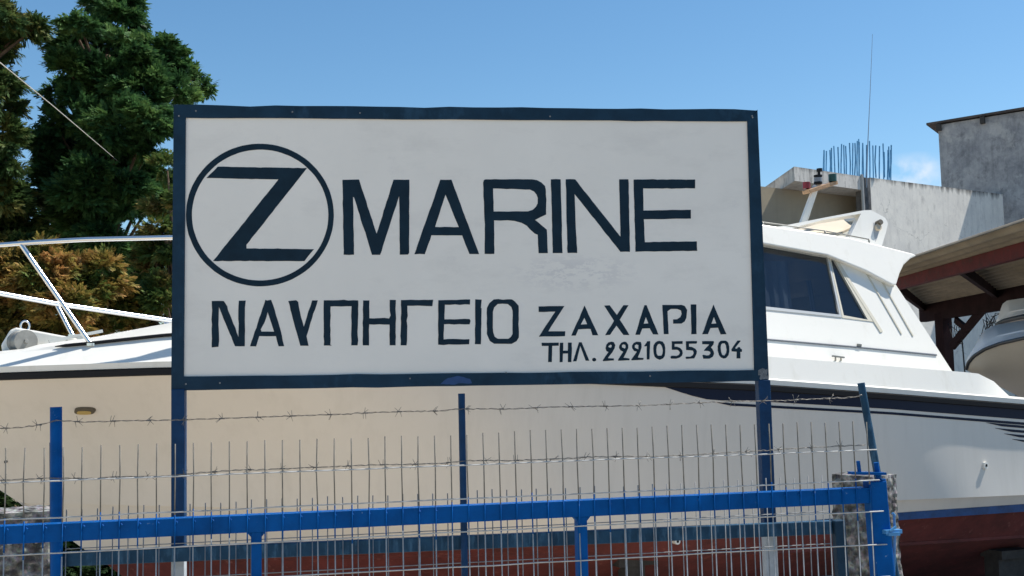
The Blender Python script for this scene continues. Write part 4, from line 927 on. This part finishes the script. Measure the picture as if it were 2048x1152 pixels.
# corner column (dark stained) just left of the wall
m_ = MB(); cl = c0 - wd * 0.30
m_.prism([cl + Vector((0, 0, -0.9)), c0 - wd * 0.004 + Vector((0, 0, -0.9)), c0 - wd * 0.004 + Vector((0, 0, ZT - 0.02)), cl + Vector((0, 0, ZT - 0.02))], -wn * 0.30)
m_.build("column", mat("black_stained_concrete", (0.055, 0.055, 0.056), 0.95, var=0.5, scale=3, col2=(0.16, 0.16, 0.16)), bld)
# slab
m_ = MB(); S = [Av, Bv, cl, cl - wn * 0.36, cl + wd * 3 - wn * 0.36, cl + wd * 3 - wn * 6, Av - wn * 3]
S = [Vector((p.x, p.y, ZT)) for p in S]; m_.prism(S, (0, 0, -0.40)); m_.build("roof_slab", cs_, bld)
# recessed wall beneath the slab
r0 = cl - wn * 0.9 + wd * 2.2; r1 = r0 - wd * 9
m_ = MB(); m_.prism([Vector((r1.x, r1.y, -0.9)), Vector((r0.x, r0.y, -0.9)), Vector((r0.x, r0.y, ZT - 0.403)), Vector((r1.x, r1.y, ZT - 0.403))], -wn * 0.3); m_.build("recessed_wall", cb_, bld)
# drain pipe at the column
m_ = MB(); pz = cl - wd * 0.09 + wn * 0.02; m_.tube([Vector((pz.x, pz.y, -0.9)), Vector((pz.x, pz.y, ZT + 0.05))], 0.045, 10); smooth_by_angle(m_.build("drain_pipe", mat("grey_pipe", (0.4, 0.4, 0.38), 0.6), bld), 50)
# rebar bars
RB = [(1648,367,300),(1651,368,302),(1655,366,302),(1661,368,300),(1665,366,296),(1671,368,292),(1679,368,294),(1683,368,288),(1690,370,290),(1694,370,292),(1701,371,286),(1706,372,286),(1711,372,286),(1716,372,282),(1718,373,278),(1720,373,284),(1726,374,286),(1729,374,288),(1733,350,290),(1741,374,282),(1748,374,291),(1754,374,291),(1760,374,292),(1768,374,287),(1771,376,304),(1776,376,300),(1779,376,293),(1782,377,290),(1783,377,300)]
for i, (x, yb, yt) in enumerate(RB):
    zt_ = ZT
    s = (x - 1640) / 145.0; base = at_y(x, yb + 14, Bv.y + 2.0 + 1.2 * (i % 3)); top = at_y(x - 1.5 + random.uniform(-2, 2), yt, base.y); base.z = ZT + 0.01
    base.x = base.x + (base.x - top.x) * 0.1
    m_ = MB(); m_.tube([base, base.lerp(top, 0.5) + Vector((random.gauss(0, 0.01), 0, 0)), top], 0.020, 6); m_.build("rebar", MT['rebar'], bld)
# whip antenna on the corner
m_ = MB(); a0 = at_y(1733, 375, Cv.y - 0.12); a1 = at_y(1735, 300, Cv.y - 0.12); a2 = at_y(1740, 190, Cv.y - 0.12); a3 = at_y(1745, 68, Cv.y - 0.12); m_.tube([a0, a1, a2, a3], [0.018, 0.013, 0.009, 0.005], 8)
tag(m_.build("whip_antenna", mat("grey_fibreglass", (0.22, 0.27, 0.34), 0.5), loc=a0), "tall thin whip antenna rising above the rebar on the concrete building", "antenna")
# taller house
TZ = 1.6 + 509 * 36.4 / 2180
F0 = at_y(1876, 250, 36.2); F1 = at_y(2048, 222, 34.7); hd = Vector((F1.x - F0.x, F1.y - F0.y, 0)).normalized(); hn = Vector((hd.y, -hd.x, 0))
hs_ = empty("rendered_house", (F0.x, F0.y, -0.9), "taller grey rendered house with thin metal roof edge at right", "building")
e0 = Vector((F0.x, F0.y, 0)); e1 = e0 + hd * 9; ztop = F0.z; slope = (F1.z - F0.z) / ((F1 - F0).length)
m_ = MB(); m_.prism([e0 + Vector((0, 0, -0.9)), e1 + Vector((0, 0, -0.9)), e1 + Vector((0, 0, ztop + 9 * max(slope, 0))), e0 + Vector((0, 0, ztop))], -hn * 6); m_.build("wall", cg_, hs_)
m_ = MB(); ra_, rb_ = e0 - hd * 0.35 + hn * 0.12 + Vector((0, 0, ztop + 0.03)), e1 + hn * 0.12 + Vector((0, 0, ztop + 0.03 + 9.3 * max(slope, 0)))
m_.prism([ra_, rb_, rb_ - hn * 6.4, ra_ - hn * 6.4], (0, 0, 0.07)); m_.build("roof", mat("brown_roof_sheet", (0.09, 0.07, 0.06), 0.8, var=0.4, scale=2), hs_)
for f in (0.04, 1.42, 2.85):
    m_ = MB(); c = e0 + hd * f + Vector((0, 0, ztop + f * max(slope, 0) - 0.10)); m_.box(c + hn * 0.06, hd * 0.07, hn * 0.10, (0, 0, 0.11)); m_.build("rafter_end", mat("dark_rafter", (0.05, 0.045, 0.04), 0.9), hs_)

# ------------------------------------------------------------------ red steel canopy
ZC = 1.6 + 190 * 17.3 / 2180
can0 = at_z(1885, 640, ZC - 0.2)
canopy = empty("steel_canopy", (9.4, 23.5, -0.9), "open red steel canopy with corrugated sheet roof behind the cabin of the big boat", "canopy")
fa, fbm = at_z(1790, 581, ZC), at_z(2048, 515, ZC); fd = (fbm - fa).normalized()
m_ = MB(); up = Vector((0, 0, 0.095)); m_.bar(fa + up - fd * 0.5, fa + up + fd * 9, 0.19, 0.12, (0, 0, 1)); m_.build("front_beam", MT['redsteel'], canopy)
ga, gbm = at_z(1848, 616, ZC), at_z(2048, 579, ZC); gd = (gbm - ga).normalized()
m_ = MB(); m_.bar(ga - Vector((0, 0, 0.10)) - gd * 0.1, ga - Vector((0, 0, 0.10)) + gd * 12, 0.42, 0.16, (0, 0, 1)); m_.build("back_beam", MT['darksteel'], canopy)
m_ = MB()
for t in (0.0, 2.9): 
    pa = fa + fd * t + Vector((0, 0, 0.09)); pb2 = ga + gd * t * 1.25 + Vector((0, 0, 0.0)); m_.bar(pa, pb2, 0.16, 0.08, (0, 0, 1))
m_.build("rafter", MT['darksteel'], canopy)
# roof: corrugated sheets, ridges run along the beams
out_ = Vector((-fd.y, fd.x, 0));
if out_.x > 0: out_ = -out_
SG = (ga - fa).dot(-out_); m_ = MB(); rows = []; WN = 240
for k in range(WN + 1):
    s = -0.62 + (SG + 1.0) * k / WN; z = ZC + 0.235 + 0.045 * math.sin((SG + 1.0) * k / WN * 2 * math.pi / 0.21) - 0.06 * s
    st_ = (fa - out_ * s if s < 0 else fa + (ga - fa) * (s / SG)) + Vector((0, 0, z - ZC)) - fd * 0.05; st_.z = z
    rows.append([st_, st_ + fd * 3.1 + Vector((0, 0, 0.0)), st_ + fd * 12])
m_.loft(rows); rr_ = [[p + Vector((0, 0, 0.012)) for p in r] for r in rows]; m_.loft(rr_)
smooth_by_angle(m_.build("roof_sheet", MT['sheet'], canopy, fix=False), 60)
pt = Plane.at
def under(px, py): 
    # a point on the back beam's vertical plane
    n_ = Vector((gd.y, -gd.x, 0)); r = ray(px, py); k = (ga - EYE).dot(n_) / r.dot(n_); return EYE + r * k
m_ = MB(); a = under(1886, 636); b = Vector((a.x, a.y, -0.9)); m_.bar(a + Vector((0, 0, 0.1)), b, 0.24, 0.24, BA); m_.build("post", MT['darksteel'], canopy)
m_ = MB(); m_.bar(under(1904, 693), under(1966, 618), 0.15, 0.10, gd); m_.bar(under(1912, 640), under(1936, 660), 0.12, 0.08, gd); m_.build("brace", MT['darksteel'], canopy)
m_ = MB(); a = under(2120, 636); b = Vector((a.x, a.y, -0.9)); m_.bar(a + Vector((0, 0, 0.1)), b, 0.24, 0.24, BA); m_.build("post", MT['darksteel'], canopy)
# loose wires tangled on the post
m_ = MB(); rr = random.Random(5)
for k in range(9):
    x, y = rr.choice([(1900, 632), (1912, 650), (1985, 632), (1975, 650)]); pts = [under(x + rr.uniform(-3, 3), y)]
    for j in range(4): pts.append(under(x + rr.uniform(-22, 22), y + rr.uniform(-14, 40)) + Vector((0, -0.15, 0)))
    m_ = MB(); m_.tube(pts, 0.008, 5); m_.build("loose_wire", MT['black'], canopy)
m_ = MB(); m_.tube([under(1922, 660), under(1926, 700), under(1930, 748)], 0.015, 5)
m_.build("loose_wire", MT['black'], canopy)

# ------------------------------------------------------------------ trees
def crown_mesh(lumps, Yd, dens, size, flat, seed, droop=0.25, needle=(0.0135, 0.16)):
    """conifer sprays: lumps (px, py, radius px, depth offset) carry flattened boughs, each bough many little fans of narrow blades"""
    r = np.random.default_rng(seed); VV = []; NB = 11
    nrm = lambda a: a / np.linalg.norm(a, axis=-1, keepdims=True)
    for (px, py, rp, dy) in lumps:
        y = Yd + dy; c = np.array(at_y(px, py, y)); Rr = rp * y / FPX
        nb = max(3, int(5 + 34 * Rr * Rr))
        for _b in range(nb):
            d = nrm(r.normal(size=3)); d[2] *= 0.85; bc = c + d * Rr * (0.25 + 0.65 * r.random() ** 0.5); br = Rr * r.uniform(0.26, 0.46) + 0.03
            out = nrm(d * np.array([1, 1, 0.3]) + r.normal(size=3) * 0.25)
            n = int(dens * 2.4 * br * br * 3.2) + 9
            e = nrm(r.normal(size=(n, 3))); e[:, 2] *= 0.55
            p = bc + e * br * (0.35 + 0.65 * r.random((n, 1)) ** 0.6)
            ax = nrm(e * 0.6 + out * 0.9 + np.array([0, 0, -droop]) * r.random((n, 1)) + r.normal(size=(n, 3)) * 0.28)
            sd = nrm(np.cross(ax, r.normal(size=(n, 3)) * 0.6 + np.array([0, 0, 1.0]))); up_ = np.cross(sd, ax)
            Ls = size * r.uniform(0.6, 1.35, (n, 1))
            for b in range(NB):
                f = b / (NB - 1.0); s_ = 1 if b % 2 else -1
                a = p + ax * Ls * f * 0.85
                dv = ax if b == NB - 1 else nrm(ax * 0.8 + sd * s_ * (0.62 - 0.35 * f) + up_ * r.normal(size=(n, 1)) * 0.18 + np.array([0, 0, -droop * 0.4]))
                l = Ls * (0.55 - 0.22 * f) * r.uniform(0.8, 1.2, (n, 1)); wv = np.cross(dv, up_) * needle[0] * r.uniform(0.7, 1.3, (n, 1)) * size / 0.16
                VV.append(np.stack([a - wv * 0.4, a + dv * l * 0.45 + wv, a + dv * l, a + dv * l * 0.45 - wv], axis=1).reshape(-1, 3))
    V = np.concatenate(VV).astype(np.float32); nf = len(V) // 4
    me = bpy.data.meshes.new("crown"); me.vertices.add(len(V)); me.vertices.foreach_set("co", V.ravel())
    me.loops.add(nf * 4); me.loops.foreach_set("vertex_index", np.arange(nf * 4, dtype=np.int32))
    me.polygons.add(nf); me.polygons.foreach_set("loop_start", np.arange(0, nf * 4, 4, dtype=np.int32)); me.polygons.foreach_set("loop_total", np.full(nf, 4, dtype=np.int32))
    me.update(); me.validate(); return me
def tree(name, label, lumps, Yd, trunk_px, top_py, m, cat_="tree", dens=330, size=0.20, seed=1, droop=0.25, group=None, trunk_r=0.22):
    tb = at_y(trunk_px, 900, Yd); tb.z = -0.9
    root = empty(name, tb, label, cat_, group)
    link_mesh(crown_mesh(lumps, Yd, dens, size, 0, seed, droop), "crown", m, root)
    rr = random.Random(seed); m_ = MB(); tt = at_y(trunk_px, top_py + 90, Yd)
    pts = [tb.lerp(tt, k / 8) + Vector((rr.gauss(0, 0.05), rr.gauss(0, 0.05), 0)) for k in range(9)]; m_.tube(pts, [trunk_r * (1 - 0.10 * k) for k in range(9)], 10)
    for (px, py, rp, dy) in lumps:
        c = at_y(px, py, Yd + dy); k = min(7, max(1, int((c.z - tb.z) / max(0.1, (tt.z - tb.z)) * 8) - 1)); s = pts[k]
        m_.tube([s, s.lerp(c, 0.5) + Vector((0, 0, 0.1)), c], [0.05, 0.035, 0.012], 5, caps=False)
    m_.build("trunk", MT['bark'], root, smooth=True)
    return root
GREEN = leaf("dark_conifer_leaf", (0.024, 0.064, 0.026, 1), (0.050, 0.122, 0.040, 1), (0.115, 0.20, 0.058, 1))
GREEN2 = leaf("olive_conifer_leaf", (0.028, 0.065, 0.026, 1), (0.060, 0.105, 0.032, 1), (0.16, 0.15, 0.045, 1))
BROWN = leaf("browning_conifer_leaf", (0.065, 0.12, 0.030, 1), (0.24, 0.19, 0.050, 1), (0.42, 0.23, 0.085, 1), 1.9)
YELG = leaf("yellow_green_leaf", (0.045, 0.10, 0.035, 1), (0.10, 0.15, 0.04, 1), (0.27, 0.19, 0.07, 1), 1.7)
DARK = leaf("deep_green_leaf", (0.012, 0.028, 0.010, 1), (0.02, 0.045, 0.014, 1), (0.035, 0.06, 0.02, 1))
def J(l, seed, dy=1.0):
    r = random.Random(seed); return [(a, b, c, r.uniform(-dy, dy)) for a, b, c in l]
LB_ = [(215,5,36),(255,0,34),(160,48,26),(140,40,14),(235,45,42),(190,95,55),(125,92,24),(250,100,45),(305,92,34),(350,88,16),(300,130,50),(140,140,38),(210,160,58),(280,180,55),(345,150,34),(385,158,24),(407,172,10),(350,192,34),(118,182,30),(160,220,52),(230,240,62),(300,240,46),(200,270,48),(108,245,24),(92,285,34),(140,300,52),(62,275,14),(230,320,64),(300,300,36),(170,370,62),(110,350,40),(250,395,60),(180,440,60),(125,430,48),(305,400,42),(210,480,60),(90,330,28),(300,360,40),(150,520,60),(260,540,60)]
tree("conifer_tree", "tall dark green conifer left of the sign, taller than its neighbours", J(LB_, 2, 1.1), 20.0, 215, 20, GREEN, seed=21, dens=300)
LA_ = [(10,42,40),(48,60,24),(75,52,9),(-20,90,40),(8,95,18),(12,160,22),(-5,200,32),(22,222,20),(-10,270,42),(12,320,36),(40,395,36),(-10,380,55),(30,445,45),(-60,150,60),(-70,300,80),(-60,0,60),(-70,420,80),(55,440,30),(20,500,50)]
tree("conifer_tree", "conifer cut off by the left edge, its tips turning yellow", J(LA_, 3, 0.9), 18.5, -60, -20, GREEN2, seed=22, dens=300)
LC_ = [(30,530,48),(95,545,55),(160,560,52),(50,600,60),(135,620,60),(205,545,46),(215,610,55),(5,640,60),(200,655,50),(90,500,26),(60,670,60),(130,700,60),(20,720,70),(-60,560,80),(-70,680,90),(180,760,70),(60,800,80),(220,850,70),(100,900,90)]
tree("browning_conifer", "low conifer with brown and olive foliage behind the bow rail", J(LC_, 4, 0.8), 16.0, 100, 540, BROWN, seed=23, dens=330, size=0.15)
LD_ = [(318,455,36),(340,505,45),(300,490,34),(345,400,42),(335,340,32),(305,540,40),(330,590,46),(280,610,46),(335,650,46),(400,500,70),(420,620,80),(390,400,50),(300,700,60),(380,760,80)]
tree("bushy_conifer", "yellow green bushy conifer beside the left edge of the sign", J(LD_, 5, 0.8), 17.5, 350, 380, YELG, seed=24, dens=330, size=0.15)
LS_ = [(20,1000,70),(110,1060,80),(200,1120,80),(-60,980,90),(60,1120,90),(170,1190,90),(290,1160,80),(-40,1130,100),(380,1180,70)]
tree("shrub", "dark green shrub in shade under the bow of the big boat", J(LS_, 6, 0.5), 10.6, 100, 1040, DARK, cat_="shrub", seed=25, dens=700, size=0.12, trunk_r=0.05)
# overhead cable at the left
m_ = MB(); m_.tube([at_y(-700, -420, 9.0), at_y(0, 125, 13.6), at_y(110, 215, 14.8), at_y(205, 296, 16.6), at_y(246, 331, 20.4)], [0.006, 0.006, 0.0055, 0.005, 0.004], 6)
tag(m_.build("cable", mat("pale_cable", (0.55, 0.55, 0.52), 0.5), smooth=True, loc=at_y(110, 215, 14.8)), "thin pale cable slanting down in front of the tall conifer", "cable")
